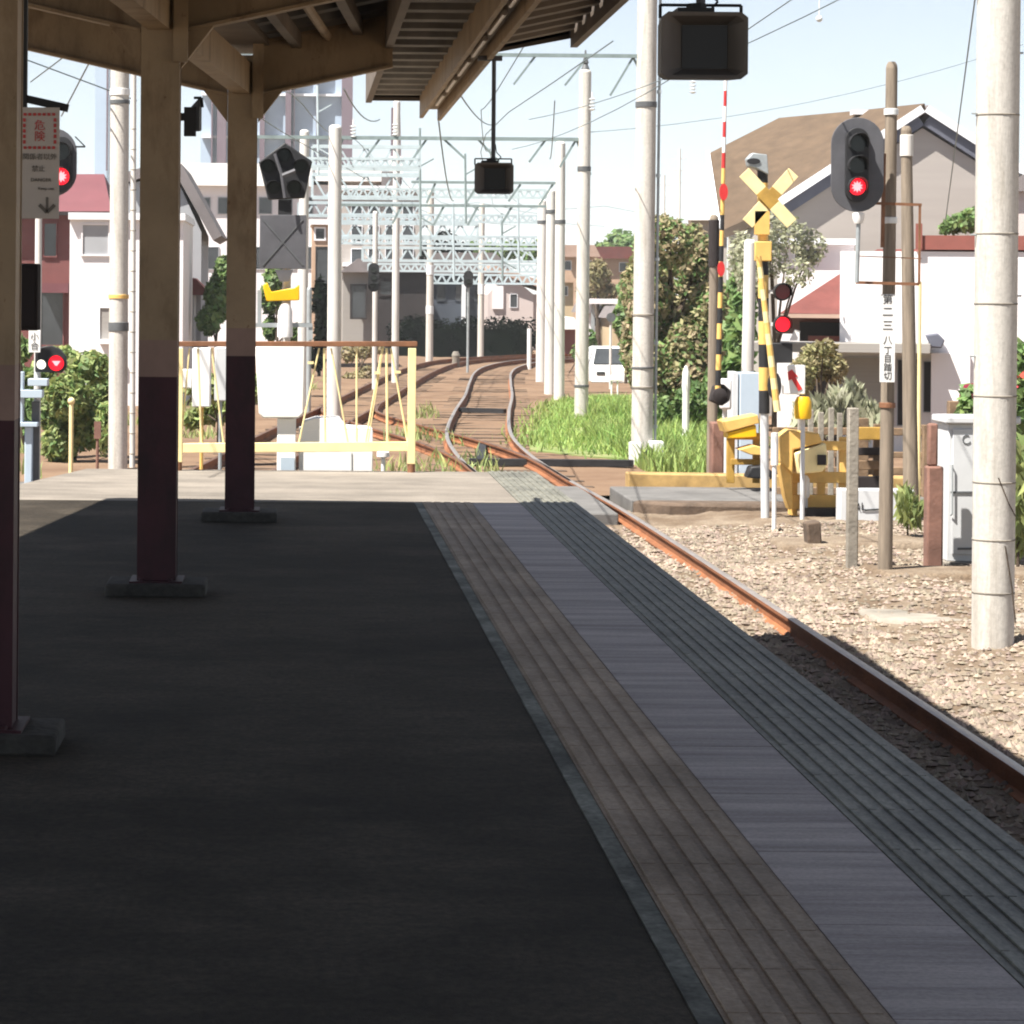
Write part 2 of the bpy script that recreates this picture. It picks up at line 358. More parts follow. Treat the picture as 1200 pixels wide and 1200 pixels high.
def track(name, ctrl, label, dull=False, y0=None, sl=True, y_sl=(0,999)):
    pts = catmull(ctrl, 0.6); base = Vector((pts[0][0], pts[0][1], -0.15))
    t = thing(name, base, label, 'railway track')
    for sgn in (-1, 1):
        mb = MB(); prof = [(-0.06,-0.15),(0.06,-0.15),(0.06,-0.135),(0.010,-0.115),(0.010,-0.038),(0.033,-0.030),(0.033,-0.004),(0.024,0.0),(-0.024,0.0),(-0.033,-0.004),(-0.033,-0.030),(-0.010,-0.038),(-0.010,-0.115),(-0.06,-0.135)]
        prev = None
        for i, (x, y) in enumerate(pts):
            a, b = pts[max(0,i-1)], pts[min(len(pts)-1,i+1)]
            tv = Vector((b[0]-a[0], b[1]-a[1], 0)).normalized(); nv = Vector((tv.y, -tv.x, 0))
            c = Vector((x, y, 0))+nv*(sgn*0.566)
            ring = [mb.bm.verts.new(c+nv*u+Vector((0,0,v))) for u, v in prof]
            if prev:
                for k in range(len(prof)):
                    mb.mi = 1 if k in (6,7,8) else 0
                    mb.face([prev[k], prev[(k+1)%len(prof)], ring[(k+1)%len(prof)], ring[k]])
            else: mb.face(ring)
            prev = ring
        mb.face(prev[::-1])
        mb.build('rail', ['rail_side', 'rail_rust' if dull else 'rail_top'], t)
    if sl:
        me = None; acc = 0; n = 0
        for i in range(len(pts)-1):
            (x, y), (x2, y2) = pts[i], pts[i+1]; acc += math.hypot(x2-x, y2-y)
            if acc >= 0.85 and y_sl[0] < y < y_sl[1] and n < 95 and not (32.2 < y < 38.2):
                acc = 0; n += 1
                if me is None:
                    mb = MB(); mb.box((0,0,0), (2.0,0.21,0.12)); o = mb.build('sleeper', 'sleeper', None); me = o.data
                else:
                    o = bpy.data.objects.new('sleeper', me); C.objects.link(o)
                o.parent = t; o.location = Vector((x, y, -0.213+random.uniform(-0.006,0.006)))-base
                o.rotation_euler.z = math.atan2(y2-y, x2-x)-math.pi/2
    return t
track('railway_track', MAIN, 'main railway track with shiny rails beside the platform, curving away to the right', y_sl=(14,95))
track('railway_track', LEFT, 'rusty railway track passing behind the yellow platform end railing', dull=True, y_sl=(24,100))
track('railway_track', CROSS, 'short rusty crossover track linking the two railway tracks beyond the crossing', dull=True, sl=False)
# point rodding: dark lines across the bed
for i, (a, b, lb) in enumerate([((536,480),(592,482),'dark cross rod lying between the shiny rails further from the crossing'), ((548,541),(742,543),'long dark cable trough lying across the bed just past the crossing'), ((566,520),(563,541),'short dark rod lying between the crossover rails')]):
    p, q = G(*a, z=-0.09), G(*b, z=-0.09)
    tag(MB().beam(p, q, 0.22 if i == 1 else 0.12, 0.1).build('point_rod', 'black', base=p), lb, 'rod')

# ================================================================== ROAD CROSSING
struct(MB().mm((4.05,35.2,-0.3),(40,37.6,-0.01)).build('road', 'road', bevel=0.02))
struct(MB().mm((-40,33.0,-0.3),(2.48,37.6,-0.01)).build('road', 'road', bevel=0.02))
struct(MB().mm((2.83,33.0,-0.3),(3.66,37.6,-0.012)).build('road', 'road', bevel=0.02))
a, b = G(736,566), G(888,570)
struct(MB().prism([(a.x,a.y,-0.2),(b.x+2.6,b.y-0.1,-0.2),(b.x+2.6,b.y+0.35,-0.2),(a.x,a.y+0.35,-0.2)], (0,0,0.33)).build('kerb', 'kerb_yellow', bevel=0.02))
# rough concrete edge where the road ends beside the tracks
a, b = G(782,606,-0.2), G(894,612,-0.2)
struct(MB().prism([(a.x,34.75,-0.25),(4.9+a.x-3.9,34.6,-0.25),(b.x+2.2,34.9,-0.25),(b.x+2.3,35.195,-0.25),(4.06,35.195,-0.25)], (0,0,0.238)).build('road_edge', 'sleeper', bevel=0.04))
a = G(1010,655,0)
struct(MB().prism([(a.x,26.4,-0.3),(a.x+5,26.0,-0.3),(a.x+5,27.0,-0.3),(a.x-0.1,27.2,-0.3)], (0,0,0.27)).build('path', 'ballast', bevel=0.05))
struct(MB().prism([(a.x-.7,23.3,-0.3),(a.x+5,22.4,-0.3),(a.x+5,23.3,-0.3),(a.x-.7,24.1,-0.3)], (0,0,0.2)).build('path', 'wall_conc', bevel=0.05))
struct(MB().prism([(4.9,29.2,-0.3),(9.0,30.4,-0.3),(9.0,31.4,-0.3),(4.9,30.2,-0.3)], (0,0,0.27)).build('path', 'ballast', bevel=0.06))

# ================================================================== PLATFORM
PE = 24.15
LE = [(-6.0,-3),(-4.05,10),(-2.15,22),(-1.75,PE)]
pl = LE+[(1.98,PE),(1.98,-3)]
struct(MB().prism([(x,y,-0.4) for x,y in pl], (0,0,1.394)).build('platform', 'wall_conc'))
Y1 = 20.55  # paving tone changes here, about at the canopy's shadow edge
lx = lambda y: np.interp(y, [p[1] for p in LE], [p[0] for p in LE])
struct(MB().prism([(lx(-3),-3,0.9945),(0.83,-3,0.9945),(0.83,Y1,0.9945),(lx(Y1),Y1,0.9945),(lx(10),10,0.9945)], (0,0,0.0055)).build('platform_surface', 'asphalt'))
struct(MB().prism([(lx(Y1),Y1+.002,0.9945),(1.58,Y1+.002,0.9945),(1.58,PE,0.9945),(lx(PE),PE,0.9945),(lx(22),22,0.9945)], (0,0,0.0055)).build('platform_surface', 'sunlit_end'))
# pale guide line, tan guiding blocks with raised bars, grey slab, ribbed edge
struct(MB().mm((0.832,-3,0.9945),(0.885,Y1,1.003)).build('edge_line', 'edge_line'))
mb = MB()
yy = -3.0
while yy < Y1-0.02:
    y2 = min(yy+0.392, Y1)
    mb.mm((0.888,yy,0.9945),(1.238,y2-0.002,1.004))
    for k in range(5):
        cx = 0.888+0.035+k*0.07
        mb.mm((cx-0.022,yy+0.004,1.004),(cx+0.022,y2-0.006,1.0095))
    yy += 0.392
struct(mb.build('tactile_paving', 'tactile', smooth=False))
mb = MB(); yy = -3.0
while yy < Y1-0.02:
    y2 = min(yy+0.9, Y1)
    mb.mm((1.242,yy,0.9945),(1.58,y2-0.008,1.003+random.uniform(-.001,.001))); yy += 0.9
struct(mb.build('edge_slab', 'edge_slab', smooth=False))
mb = MB(); yy = -3.0
while yy < PE-0.02:
    y2 = min(yy+0.6, PE)
    mb.mm((1.584,yy,0.9945),(1.985,y2-0.002,1.004))
    for k in range(7):
        cx = 1.584+0.035+k*0.055
        mb.mm((cx-0.011,yy+0.004,1.004),(cx+0.011,y2-0.008,1.0105))
    yy += 0.6
struct(mb.build('platform_edge', 'ribbed', smooth=False))

# ================================================================== CANOPY
def colx(y): return -0.38+0.068*(y-18.8)
APEX = CH+1.27; SL = 0.22; CE = 19.5
can = thing('station_canopy', (colx(10),10,1.0), 'cream and maroon steel canopy on a row of posts over the dark platform', 'canopy')
LEx = lambda y: np.interp(y, [-3,CE], [-5.2,-3.0])
for k, y in enumerate((18.9, 14.3, 9.5, 4.7, 0)):
    x = colx(y); mb = MB()
    wd = 0.19
    # H-section: two flanges and a web
    for m_, z0, z1 in ((1,1.0,2.07),(2,2.07,2.25),(0,2.25,APEX+0.25)):
        mb.mi = m_
        mb.mm((x-wd/2,y-0.1,z0),(x+wd/2,y-0.085,z1)); mb.mm((x-wd/2,y+0.085,z0),(x+wd/2,y+0.1,z1)); mb.mm((x-wd/2+0.004,y-0.085,z0),(x-wd/2+0.016,y+0.085,z1)); mb.mm((x+wd/2-0.016,y-0.085,z0),(x+wd/2-0.004,y+0.085,z1))
    col = mb.build('post', ['cream','maroon','cream_dk'], can, smooth=False)
    MB().box((x,y,1.03),(0.49,0.40,0.07)).build('footing', mat('shaded footing concrete', (0.055,0.050,0.043), 0.9, 0.3, 6, 0.5, 30, layers=((20,0.6,0.35,0.6,(1,1,1),(1,1,1)),)), col, bevel=0.014)  # footing concrete coloured darker for the shade under the canopy
    mb = MB()
    for bx in (-0.07,0.07):
        for by in (-0.13,0.13): mb.cyl((x+bx,y+by,1.064),(x+bx,y+by,1.085),0.014,n=6)
    mb.mm((x-0.13,y-0.16,1.064),(x+0.13,y+0.16,1.0745)); mb.build('base_plate', 'maroon', col, smooth=False)
    for sg in (-1, 1):
        xe = LEx(y)+0.1 if sg < 0 else (0.60 if y > 17 else 0.9)
        ln = abs(xe-x); zb = lambda t: APEX+SL*t
        x0 = x+sg*0.1
        web = [(x0,y,APEX+0.0),(xe,y,APEX+SL*(ln-0.1)),(xe,y,APEX+SL*(ln-0.1)+0.33),(x0,y,APEX+0.34)]
        mb = MB(); mb.prism([Vector(p)-Vector((0,0.008,0)) for p in web], (0,0.016,0))
        for (pa, pb) in ((web[0],web[1]),(web[3],web[2])): mb.beam(pa, pb, 0.12, 0.016)
        ar = mb.build('arm', 'cream', can, smooth=False)
        if sg > 0:
            MB().beam((x+0.1,y-0.13,APEX-0.16),(x+0.1,y-0.13,APEX+0.5),0.07,0.05).build('bracket', 'cream', ar)
        # knee gusset
        MB().prism([(x0,y-0.035,APEX-0.18),(x0+sg*0.16,y-0.035,APEX+0.03),(x0,y-0.035,APEX+0.03)], (0,0.07,0)).build('gusset', 'cream', ar)
# valley beam between posts
MB().beam((colx(-3),-3,APEX+0.10),(colx(CE),CE,APEX+0.10),0.11,0.2).build('valley_beam', 'cream', can)
MB().beam((colx(-3),-3,APEX+0.345),(colx(CE),CE+.05,APEX+0.345),0.34,0.05).build('gutter', 'soffit', can)
def deck(name, y0, y1, fa, fb, pitch=0.6, h=0.11, th=0.012, m='deck'):
    """folded plate: ridges run across the track; fa(y), fb(y) give the two ends of a fold line"""
    prof = []; y = y0
    while y < y1-1e-6:
        for f, hh in ((0,0),(0.3,0),(0.45,h),(0.85,h),(1.0,0)):
            yy_ = min(y+f*pitch, y1)
            prof.append((yy_, hh))
        y += pitch
    V, Fc = [], []
    for (yy_, hh) in prof:
        a, b = Vector(fa(yy_)), Vector(fb(yy_))
        for p in (a, b):
            V += [(p.x, yy_, p.z+hh), (p.x, yy_, p.z+hh+th)]
    for i in range(len(prof)-1):
        p, q = 4*i, 4*(i+1)
        Fc += [(p,p+2,q+2,q),(p+1,q+1,q+3,p+3),(p,q,q+1,p+1),(p+2,p+3,q+3,q+2)]
    n = 4*(len(prof)-1); Fc += [(0,1,3,2),(n,n+2,n+3,n+1)]
    return raw(name, V, Fc, m, can)
zt = lambda x, y: APEX+0.36+SL*max(0, abs(x-colx(y))-0.1)
deck('roof_deck', -3, CE, lambda y: (LEx(y),y,zt(LEx(y),y)), lambda y: (colx(y)-0.06,y,APEX+0.36))
deck('roof_deck', -3, CE, lambda y: (colx(y)+0.06,y,APEX+0.36), lambda y: (0.66,y,zt(0.66,y)))
ZS = CH+1.63
deck('roof_deck', -3, 24.4, lambda y: (0.61,y,ZS), lambda y: (1.03,y,ZS), h=0.09)
XR = lambda y: np.interp(y, [-3,12,20.9], [1.90,1.91,1.95])
deck('roof_deck', -3, 20.9, lambda y: (1.19,y,CH+1.70), lambda y: (XR(y)-0.02,y,CH+1.86), h=0.07, m='soffit')
MB().mm((1.188,-3,CH+1.5),(1.20,20.9,CH+1.82)).build('fascia', 'soffit', can)
MB().beam((0.575,-3,ZS+0.13),(0.575,24.4,ZS+0.13),0.05,0.36).build('fascia', 'soffit', can)
MB().mm((0.6,24.405,ZS-0.03),(1.04,24.43,ZS+0.14)).build('fascia', 'soffit', can)
mb = MB(); ya = [-3,6,12,20.92]
for p, q in zip(ya[:-1], ya[1:]): mb.beam((XR(p)+0.02,p,CH+1.86),(XR(q)+0.02,q,CH+1.86),0.05,0.19)
mb.build('fascia', 'soffit', can)
MB().beam((1.2,20.93,CH+1.73),(1.96,20.93,CH+1.88),0.025,0.09).build('fascia', 'soffit', can)
mb = MB(); mb.beam((LEx(-3)-.04,-3,zt(LEx(-3),-3)+.05),(LEx(CE)-.04,CE+.04,zt(LEx(CE),CE)+.05),0.1,0.2); mb.build('gutter', 'soffit', can)
for x0_, x1_ in ((LEx(CE),colx(CE)),(colx(CE),0.66)):
    MB().beam((x0_,CE+.03,zt(x0_,CE)+.05),(x1_,CE+.03,zt(x1_,CE)+.05),0.03,0.16).build('fascia', 'soffit', can)
# light channel under the roof edge
mb = MB()
mb.mm((1.005,-3,CH+1.455),(1.035,24.42,ZS+0.02)); mb.mm((1.155,-3,CH+1.435),(1.185,24.42,ZS)); mb.mm((1.036,-3,CH+1.53),(1.154,24.42,CH+1.56))
ch = mb.build('lamp_channel', 'cream', can, smooth=False)
yy = 1.0
while yy < 24:
    if yy+1.2 < 24.4: MB().cyl((1.095,yy,CH+1.50),(1.095,yy+1.2,CH+1.50),0.017,n=8).build('lamp_tube', 'tube', ch)
    yy += 1.62
# purlins
for fx in (-0.75,-1.5,-2.3):
    MB().beam((colx(-3)+fx,-3,zt(colx(-3)+fx,-3)-0.06),(colx(CE)+fx,CE,zt(colx(CE)+fx,CE)-0.06),0.06,0.1).build('purlin', 'soffit', can)
for fx in (0.35,0.75):
    MB().beam((colx(-3)+fx,-3,zt(colx(-3)+fx,-3)-0.06),(colx(CE)+fx,CE,zt(colx(CE)+fx,CE)-0.06),0.06,0.1).build('purlin', 'soffit', can)
MB().tube([(colx(-3)+0.55,-3,APEX+0.38),(colx(20)+0.55,20.0,APEX+0.38)],0.03,8).build('conduit', 'cream', can)

# ---- monitors hung from the lamp channel
def monitor(px, py, wpx, hpx, d, label):
    c = P(px, py, d); wv, hv = S(wpx,d), S(hpx,d); dep = wv*0.75
    t = thing('monitor', (c.x,c.y,c.z-hv/2), label, 'monitor', 'hooded monitors hung over the platform edge')
    mb = MB(); o = [(-.5,-.42),(-.42,-.5),(.42,-.5),(.5,-.42),(.5,.42),(.42,.5),(-.42,.5),(-.5,.42)]
    i_ = [(-.245+.02,-.30),(-.22,-.32),(.29,-.32),(.31,-.30),(.31,.32),(.29,.34),(-.22,.34),(-.245+.02,.32)]
    R0 = [mb.bm.verts.new((c.x+a*wv, c.y, c.z+b*hv)) for a, b in o]
    R1 = [mb.bm.verts.new((c.x+a*wv*0.9, c.y+0.008, c.z+b*hv*0.88)) for a, b in o]
    R2 = [mb.bm.verts.new((c.x+a*wv, c.y+dep*0.45, c.z+b*hv)) for a, b in i_]
    B = [mb.bm.verts.new((c.x+a*wv*0.9, c.y+dep, c.z+b*hv*0.9)) for a, b in o]
    for A_, B_ in ((R0,R1),(R1,R2),(B,R0)):
        for k in range(8): mb.face([A_[k], A_[(k+1)%8], B_[(k+1)%8], B_[k]])
    mb.face(B); mb.face(R2)
    mb.build('hood', 'hood', t, bevel=wv*0.012)
    MB().mm((c.x-0.222*wv,c.y+dep*0.45-0.004,c.z-0.315*hv),(c.x+0.305*wv,c.y+dep*0.45-0.001,c.z+0.335*hv)).build('screen', 'screen', t)
    zt_ = c.z+hv/2; ztop = CH+1.435
    mb = MB(); mb.mm((c.x-wv*0.3,c.y+0.02,zt_+0.002),(c.x+wv*0.12,c.y+dep-0.02,zt_+hv*0.07))
    mb.cyl((c.x-wv*.05,c.y+dep*.5,zt_+hv*0.07),(c.x-wv*.05,c.y+dep*.5,zt_+hv*0.16),wv*0.12,n=10)
    r = wv*0.02
    mb.tube([(c.x-wv*.47,c.y+dep*.5,zt_-0.01),(c.x-wv*.47,c.y+dep*.5,zt_+hv*0.14),(c.x+wv*.47,c.y+dep*.5,zt_+hv*0.14),(c.x+wv*.47,c.y+dep*.5,zt_-0.01)], r, 6)
    mb.build('bracket', 'black', t)
    rr = wv*0.055
    mb = MB(); mb.cyl((c.x,c.y+dep*.5,zt_+hv*0.14),(c.x,c.y+dep*.5,ztop),rr,n=10)
    mb.beam((c.x+0.05,c.y+dep*.5,ztop+0.012),(1.10,c.y+dep*.5,ztop+0.012),0.05,0.03)
    mb.build('hanging_rod', 'dkgrey', t)
    MB().tube([(c.x+wv*.1,c.y+dep*.5,zt_+hv*0.05),(c.x+wv*.2,c.y+dep*.5,zt_+hv*.2),(c.x+wv*.08,c.y+dep*.5,zt_+hv*.35),(c.x+rr,c.y+dep*.5,zt_+hv*.6)], r*0.7, 5).build('cable', 'black', t)
    return t
monitor(826, 53, 102, 79, 8.07, 'large hooded monitor hanging near the camera, seen against the open sky')
monitor(579, 209, 46, 37, 17.9, 'small hooded monitor hanging on a long rod further down the platform')

# ---- loudspeaker, warning sign, switch box by the posts
p = P(227, 137, 15.2)
t = thing('loudspeaker', (p.x,p.y,p.z-0.1), 'black loudspeaker mounted on the middle canopy post', 'loudspeaker')
MB().grid8([(p.x-0.03,p.y+.02,p.z-.07),(p.x+.03,p.y-.05,p.z-.08),(p.x+.04,p.y+.08,p.z-.07),(p.x-.02,p.y+.1,p.z-.07),(p.x-0.03,p.y+.02,p.z+.04),(p.x+.03,p.y-.05,p.z+.10),(p.x+.04,p.y+.08,p.z+.09),(p.x-.02,p.y+.1,p.z+.04)]).build('horn', 'black', t, bevel=.008)
mb = MB(); mb.mm((p.x-0.05,p.y-0.03,p.z-0.10),(p.x+0.012,p.y+0.05,p.z+0.05)); mb.tube([(p.x+0.045,p.y,p.z+0.05),(p.x+0.04,p.y,p.z+0.1),(p.x-0.0,p.y,p.z+0.1)],0.008,6)
mb.mm((p.x-0.085,p.y-0.01,p.z-0.02),(p.x-0.045,p.y+0.02,p.z+0.02)); mb.build('mount', 'black', t)

d = 10.45
t = thing('warning_sign', P(46,255,d), 'white hanging notice with red dotted frame, red characters and a grey arrow', 'sign')
a, b = P(23,256,d), P(70,126,d)
MB().mm((a.x,d,a.z),(b.x,d+0.006,b.z)).build('plate', 'signwhite', t, bevel=0.001)
mb = MB()
for k in range(7):
    for py in (134, 173):
        q = P(29.5+k*5.6, py, d-0.002); mb.mm((q.x-S(1.9,d),d-0.003,q.z-S(1.6,d)),(q.x+S(1.6,d),d-0.0005,q.z+S(1.6,d)))
for k in range(5):
    for px in (28.5, 64.5):
        q = P(px, 140.5+k*6.4, d-0.002); mb.mm((q.x-S(1.6,d),d-0.003,q.z-S(2.2,d)),(q.x+S(1.6,d),d-0.0005,q.z+S(2.0,d)))
mb.build('dotted_frame', 'signred', t, smooth=False)
text('lettering', '危', P(46.5,147.5,d-0.002), S(13,d), 'signred', t, depth=0.0008)
text('lettering', '険', P(46.5,160.5,d-0.002), S(13,d), 'signred', t, depth=0.0008)
text('lettering', '関係者以外', P(46.5,184,d-0.002), S(8.2,d), 'siggrey', t, depth=0.0008)
text('lettering', '禁止', P(45,198,d-0.002), S(8.0,d), 'siggrey', t, depth=0.0008)
text('lettering', 'DANGER', P(48,211,d-0.002), S(6,d), 'siggrey', t, depth=0.0008)
text('lettering', 'Keep out', P(54,221,d-0.002), S(5,d), 'siggrey', t, depth=0.0008)
mb = MB(); q = P(55, 241, d-0.003)
mb.mm((q.x-S(1.5,d),d-0.003,q.z-S(6,d)),(q.x+S(1.5,d),d-0.0005,q.z+S(10,d)))
for sg in (-1,1): mb.beam((q.x,d-0.002,q.z-S(8,d)),(q.x+sg*S(9,d),d-0.002,q.z+S(1,d)),0.002,S(4,d))
mb.build('arrow', 'siggrey', t)
mb = MB(); p1, p2 = P(27,-40,d), P(27,126,d); mb.mm((p1.x-S(5,d),d+0.01,p2.z),(p1.x+S(5,d),d+0.05,APEX+0.45))
mb.beam(P(14,112,d+.03), P(80,127,d+.03), 0.03, S(9,d)); mb.build('hanger', 'black', t)

d = 10.4; p = P(31, 348, d)
t = thing('switch_box', (p.x,d,P(31,386,d).z), 'dark brown switch box fixed to the nearest canopy post', 'box')
a, b = P(14,387,d), P(46,309,d)
MB().mm((a.x,d-0.05,a.z),(b.x,d+0.07,b.z)).build('case', 'dark_wall', t, bevel=0.006)
MB().mm((a.x+0.01,d-0.058,a.z+0.012),(b.x-0.01,d-0.0505,b.z-0.012)).build('lid', 'dark_wall', t, bevel=0.003)

# ================================================================== POLES AND OVERHEAD GANTRIES
def pole(px, py, ztop, r0, r1, label, m='pole', lean=0.0, bands=(), name='concrete_pole', rings=(), d=None, cap=True, cat='pole', group=None, z=-0.2, pxt=None, duct=False):
    g = G(px, py, -0.15) if d is None else P(px, py, d)
    g = Vector((g.x, g.y, z))
    t = thing(name, g, label, cat, group)
    xt = g.x if pxt is None else P(pxt[0], pxt[1], g.y).x
    f = lambda zz: Vector((g.x+(xt-g.x)*(zz-g.z)/(ztop-g.z), g.y, zz))
    n = 20
    mb = MB(); mb.cyl(f(z), f(ztop), r0, r1, n)
    if cap: mb.lathe(f(ztop), [(r1,0.0),(r1*0.92,0.03),(r1*0.6,0.06)], n)
    mb.build('shaft', m, t)
    rad = lambda zz: r0+(r1-r0)*(zz-g.z)/(ztop-g.z)
    for zz, hh, mm_ in bands:
        c = f(zz); MB().lathe(c, [(rad(zz)+0.004,0),(rad(zz)+0.012,0.004),(rad(zz)+0.012,hh-0.004),(rad(zz)+0.004,hh)], n).build('band', mm_, t)
    if rings:
        mb = MB()
        for zz in rings: mb.lathe(f(zz), [(rad(zz),0),(rad(zz)+0.004,0.004),(rad(zz)+0.004,0.010),(rad(zz),0.014)], n)
        mb.build('ring', 'wall_conc', t)
    if duct:
        a, b = f(z+0.05), f(ztop-0.5)
        o = Vector((rad(z)+0.03, -0.02, 0)); mb = MB(); mb.cyl(a+o, b+o, 0.022, n=8)
        for q in range(5):
            c = f(z+0.6+q*1.3)+o; mb.mm((c.x-0.035,c.y-0.03,c.z),(c.x+0.03,c.y+0.03,c.z+0.05))
        mb.build('cable_duct', 'steel', t)
    return t
def zat(py, d, px=600): return P(px, py, d).z
# nearest pole at the right
d0 = G(1163,765,-0.15).y
tr = pole(1163, 765, 9.0, S(24.5,d0), S(25.5,d0), 'thick white concrete pole nearest the camera with thin ring joints', rings=[zat(y,d0,1160) for y in (136,275,357,465,566,633,695)], pxt=(1174,-300))
mb = MB(); cxp = P(1165,470,d0)
for k in range(9):
    zz = 1.6+0.45*k; sd = -1 if k % 2 else 1
    mb.cyl((cxp.x+sd*S(23,d0),d0-.02,zz),(cxp.x+sd*S(30,d0),d0-.03,zz),0.008,n=6)
mb.build('step_bolt', 'steel', tr)
tag(MB().tube([P(1178,640,d0-.16),P(1186,690,d0-.15),P(1190,730,d0-.14)],.006,5).tube([P(1170,560,d0-.16),P(1182,590,d0-.16),P(1190,605,d0-.13)],.005,5).build('dry_vine', 'bark', base=tuple(P(1190,730,d0-.14))), 'thin dry vine clinging to the thick white pole', 'vine')
# platform-side signal mast etc. come later.  Right row of overhead line poles
d1 = G(752,543,-0.15).y
p1 = pole(752, 543, 9.5, S(12.8,d1), S(11.0,d1), 'concrete overhead line pole with junction boxes at its foot', bands=[(zat(126,d1,750),0.09,'band'),(zat(432,d1,750),0.03,'band'),(zat(455,d1,750),0.03,'wall_conc'),(zat(370,d1,750),0.03,'wall_conc')], pxt=(760,-60), duct=True)
base = origin_of(p1)
mb = MB(); q = P(743,535,d1); mb.mm((q.x-S(8,d1),d1-0.3,-0.2),(q.x+S(6,d1),d1-0.17,q.z+S(18,d1))); mb.build('junction_box', 'white', p1, bevel=0.02)
mb = MB(); q = P(768,530,d1); mb.mm((q.x-S(10,d1),d1-0.25,-0.1),(q.x+S(8,d1),d1-0.05,q.z+S(14,d1))); mb.build('junction_box', 'white', p1, bevel=0.03)
mb = MB(); q = P(757,528,d1); mb.ball((q.x,d1-0.3,q.z),S(6,d1)); mb.ball((q.x+.03,d1-0.32,q.z-.09),S(4,d1)); mb.build('cable_coil', 'black', p1)
d2 = G(681,492,-0.15).y
p2 = pole(681, 492, zat(84,d2), S(8.2,d2), S(7.0,d2), 'slender concrete line pole standing in the green grass', bands=[(zat(200,d2),0.1,'band'),(zat(453,d2),0.05,'band')], pxt=(686,84))
MB().cyl((base.x,0,0),(base.x,0.01,0),0.01).bm.free()
mb = MB(); q = P(686,84,d2); mb.lathe((q.x,q.y,q.z+.05), [(0.09,0),(0.05,0.1),(0.07,0.14),(0.03,0.26),(0.015,0.4)], 10); mb.build('insulator', 'band', p2)
far_r = [(655,468,168,'whitest pole of the three bunched at the bend'), (644,461,224,'middle pole of the three bunched at the bend'), (634,447,236,'farthest pole of the three bunched at the bend')]
dfr = []
for px, py, ty, lb in far_r:
    dd = G(px,py,-0.15).y; dfr.append(dd)
    pole(px, py, zat(ty,dd), S(6.4,dd), S(5.6,dd), lb, m='pole_far', pxt=(px+2,ty), bands=[(zat(250+(px%7)*3,dd),0.1,'band')])
# left row
d3 = G(138,549,-0.15).y
p3 = pole(138, 549, 8.5, S(11.3,d3), S(10.6,d3), 'pale concrete line pole left of the middle canopy post, dark strap round it', bands=[(zat(388,d3,140),0.13,'band'),(zat(112,d3,140),0.10,'white'),(zat(122,d3,140),0.06,'band'),(zat(350,d3,140),0.06,'yellow')], pxt=(141,-30))
pole(155, 549, 8.0, S(3.3,d3+0.4), S(3.0,d3+0.4), 'thin pale conduit pole right behind the strapped line pole', m='pole_far', name='conduit_pole', d=d3+0.4, pxt=(157,-30), rings=[zat(y,d3,150) for y in range(150,540,24)])
d4 = G(391,500,-0.15).y
p4 = pole(391, 500, zat(150,d4,390), S(8.5,d4), S(7.5,d4), 'stout pale gantry pole behind the railing and white cabinet', m='pole_far', pxt=(393,150))
d5 = 66
pole(354, 470, zat(155,d5,350), S(6,d5), S(5.5,d5), 'pale yellowish gantry pole behind the pentagonal warning light', m='pole_far', d=d5, pxt=(357,155))
d6 = 84
pole(463, 430, zat(120,d6,460), S(4.3,d6), S(4.0,d6), 'thin pale gantry pole near the corner of the yellow railing', m='pole_far', d=d6, pxt=(465,150))
pole(439, 430, zat(250,78,440), S(3,78), S(3,78), 'short thin pole with a lamp cluster between two gantry poles', m='pole_far', d=78, pxt=(440,250))
d7 = 108
pole(503, 418, zat(225,d7,500), S(4.4,d7), S(3.8,d7), 'pale line pole with two white collars in front of the dark hedge', m='pole', d=d7, pxt=(505,225), bands=[(zat(322,d7,500),0.35,'insul'),(zat(368,d7,500),0.3,'insul')])
d8 = 113
pole(563, 416, zat(240,d8,560), S(3.8,d8), S(3.2,d8), 'cream line pole with one white collar rising out of the dark hedge', m='pole', d=d8, pxt=(565,240), bands=[(zat(345,d8,560),0.4,'insul')])
pole(362, 400, zat(340,62,360), S(3.0,62), S(3.0,62), 'low thin steel pole with a white lamp behind the speaker box', m='steel', d=62)

def gantry(py, d, x0, x1, label, kind='tube', h=14, m='beam', th=4.2, diag=(), group='overhead line gantry beams'):
    a, b = P(x0,py,d), P(x1,py,d); zc = (a.z+b.z)/2; a.z = b.z = zc
    t = thing('gantry_beam', ((a.x+b.x)/2, d, zc), label, 'gantry beam')
    mb = MB(); mb.beam(a, b, S(th,d), S(th,d)); mb.build('top_chord', m, t)
    if kind == 'truss':
        H = S(h,d); a2, b2 = a-Vector((0,0,H)), b-Vector((0,0,H))
        MB().beam(a2, b2, S(th,d), S(th,d)).build('bottom_chord', m, t)
        n = max(3, int((b.x-a.x)/(H*1.1))); mb = MB()
        for k in range(n):
            u, v = a.lerp(b, k/n), a.lerp(b, (k+1)/n); u2, v2 = a2.lerp(b2, k/n), a2.lerp(b2, (k+1)/n); mid = a2.lerp(b2, (k+.5)/n)
            mb.beam(u, mid, S(2.2,d), S(2.2,d)); mb.beam(mid, v, S(2.2,d), S(2.2,d))
        for k in (0, n): mb.beam(a.lerp(b,k/n), a2.lerp(b2,k/n), S(3,d), S(3,d))
        mb.build('lacing', m, t)
    for k, (xa, ya, xb, yb) in enumerate(diag):
        MB().beam(P(xa,ya,d+0.02), P(xb,yb,d+0.02), S(2.6,d), S(2.6,d)).build('strut', m, t)
        c = P((xa+xb)/2, (ya+yb)/2, d)
    return t
gantry(63, d1, 60, 752, 'nearest dark tube beam running from the thick line pole behind the canopy', diag=[(628,65,602,99),(690,65,662,100),(742,67,715,112),(742,67,766,116),(560,66,535,100),(480,66,452,100)])
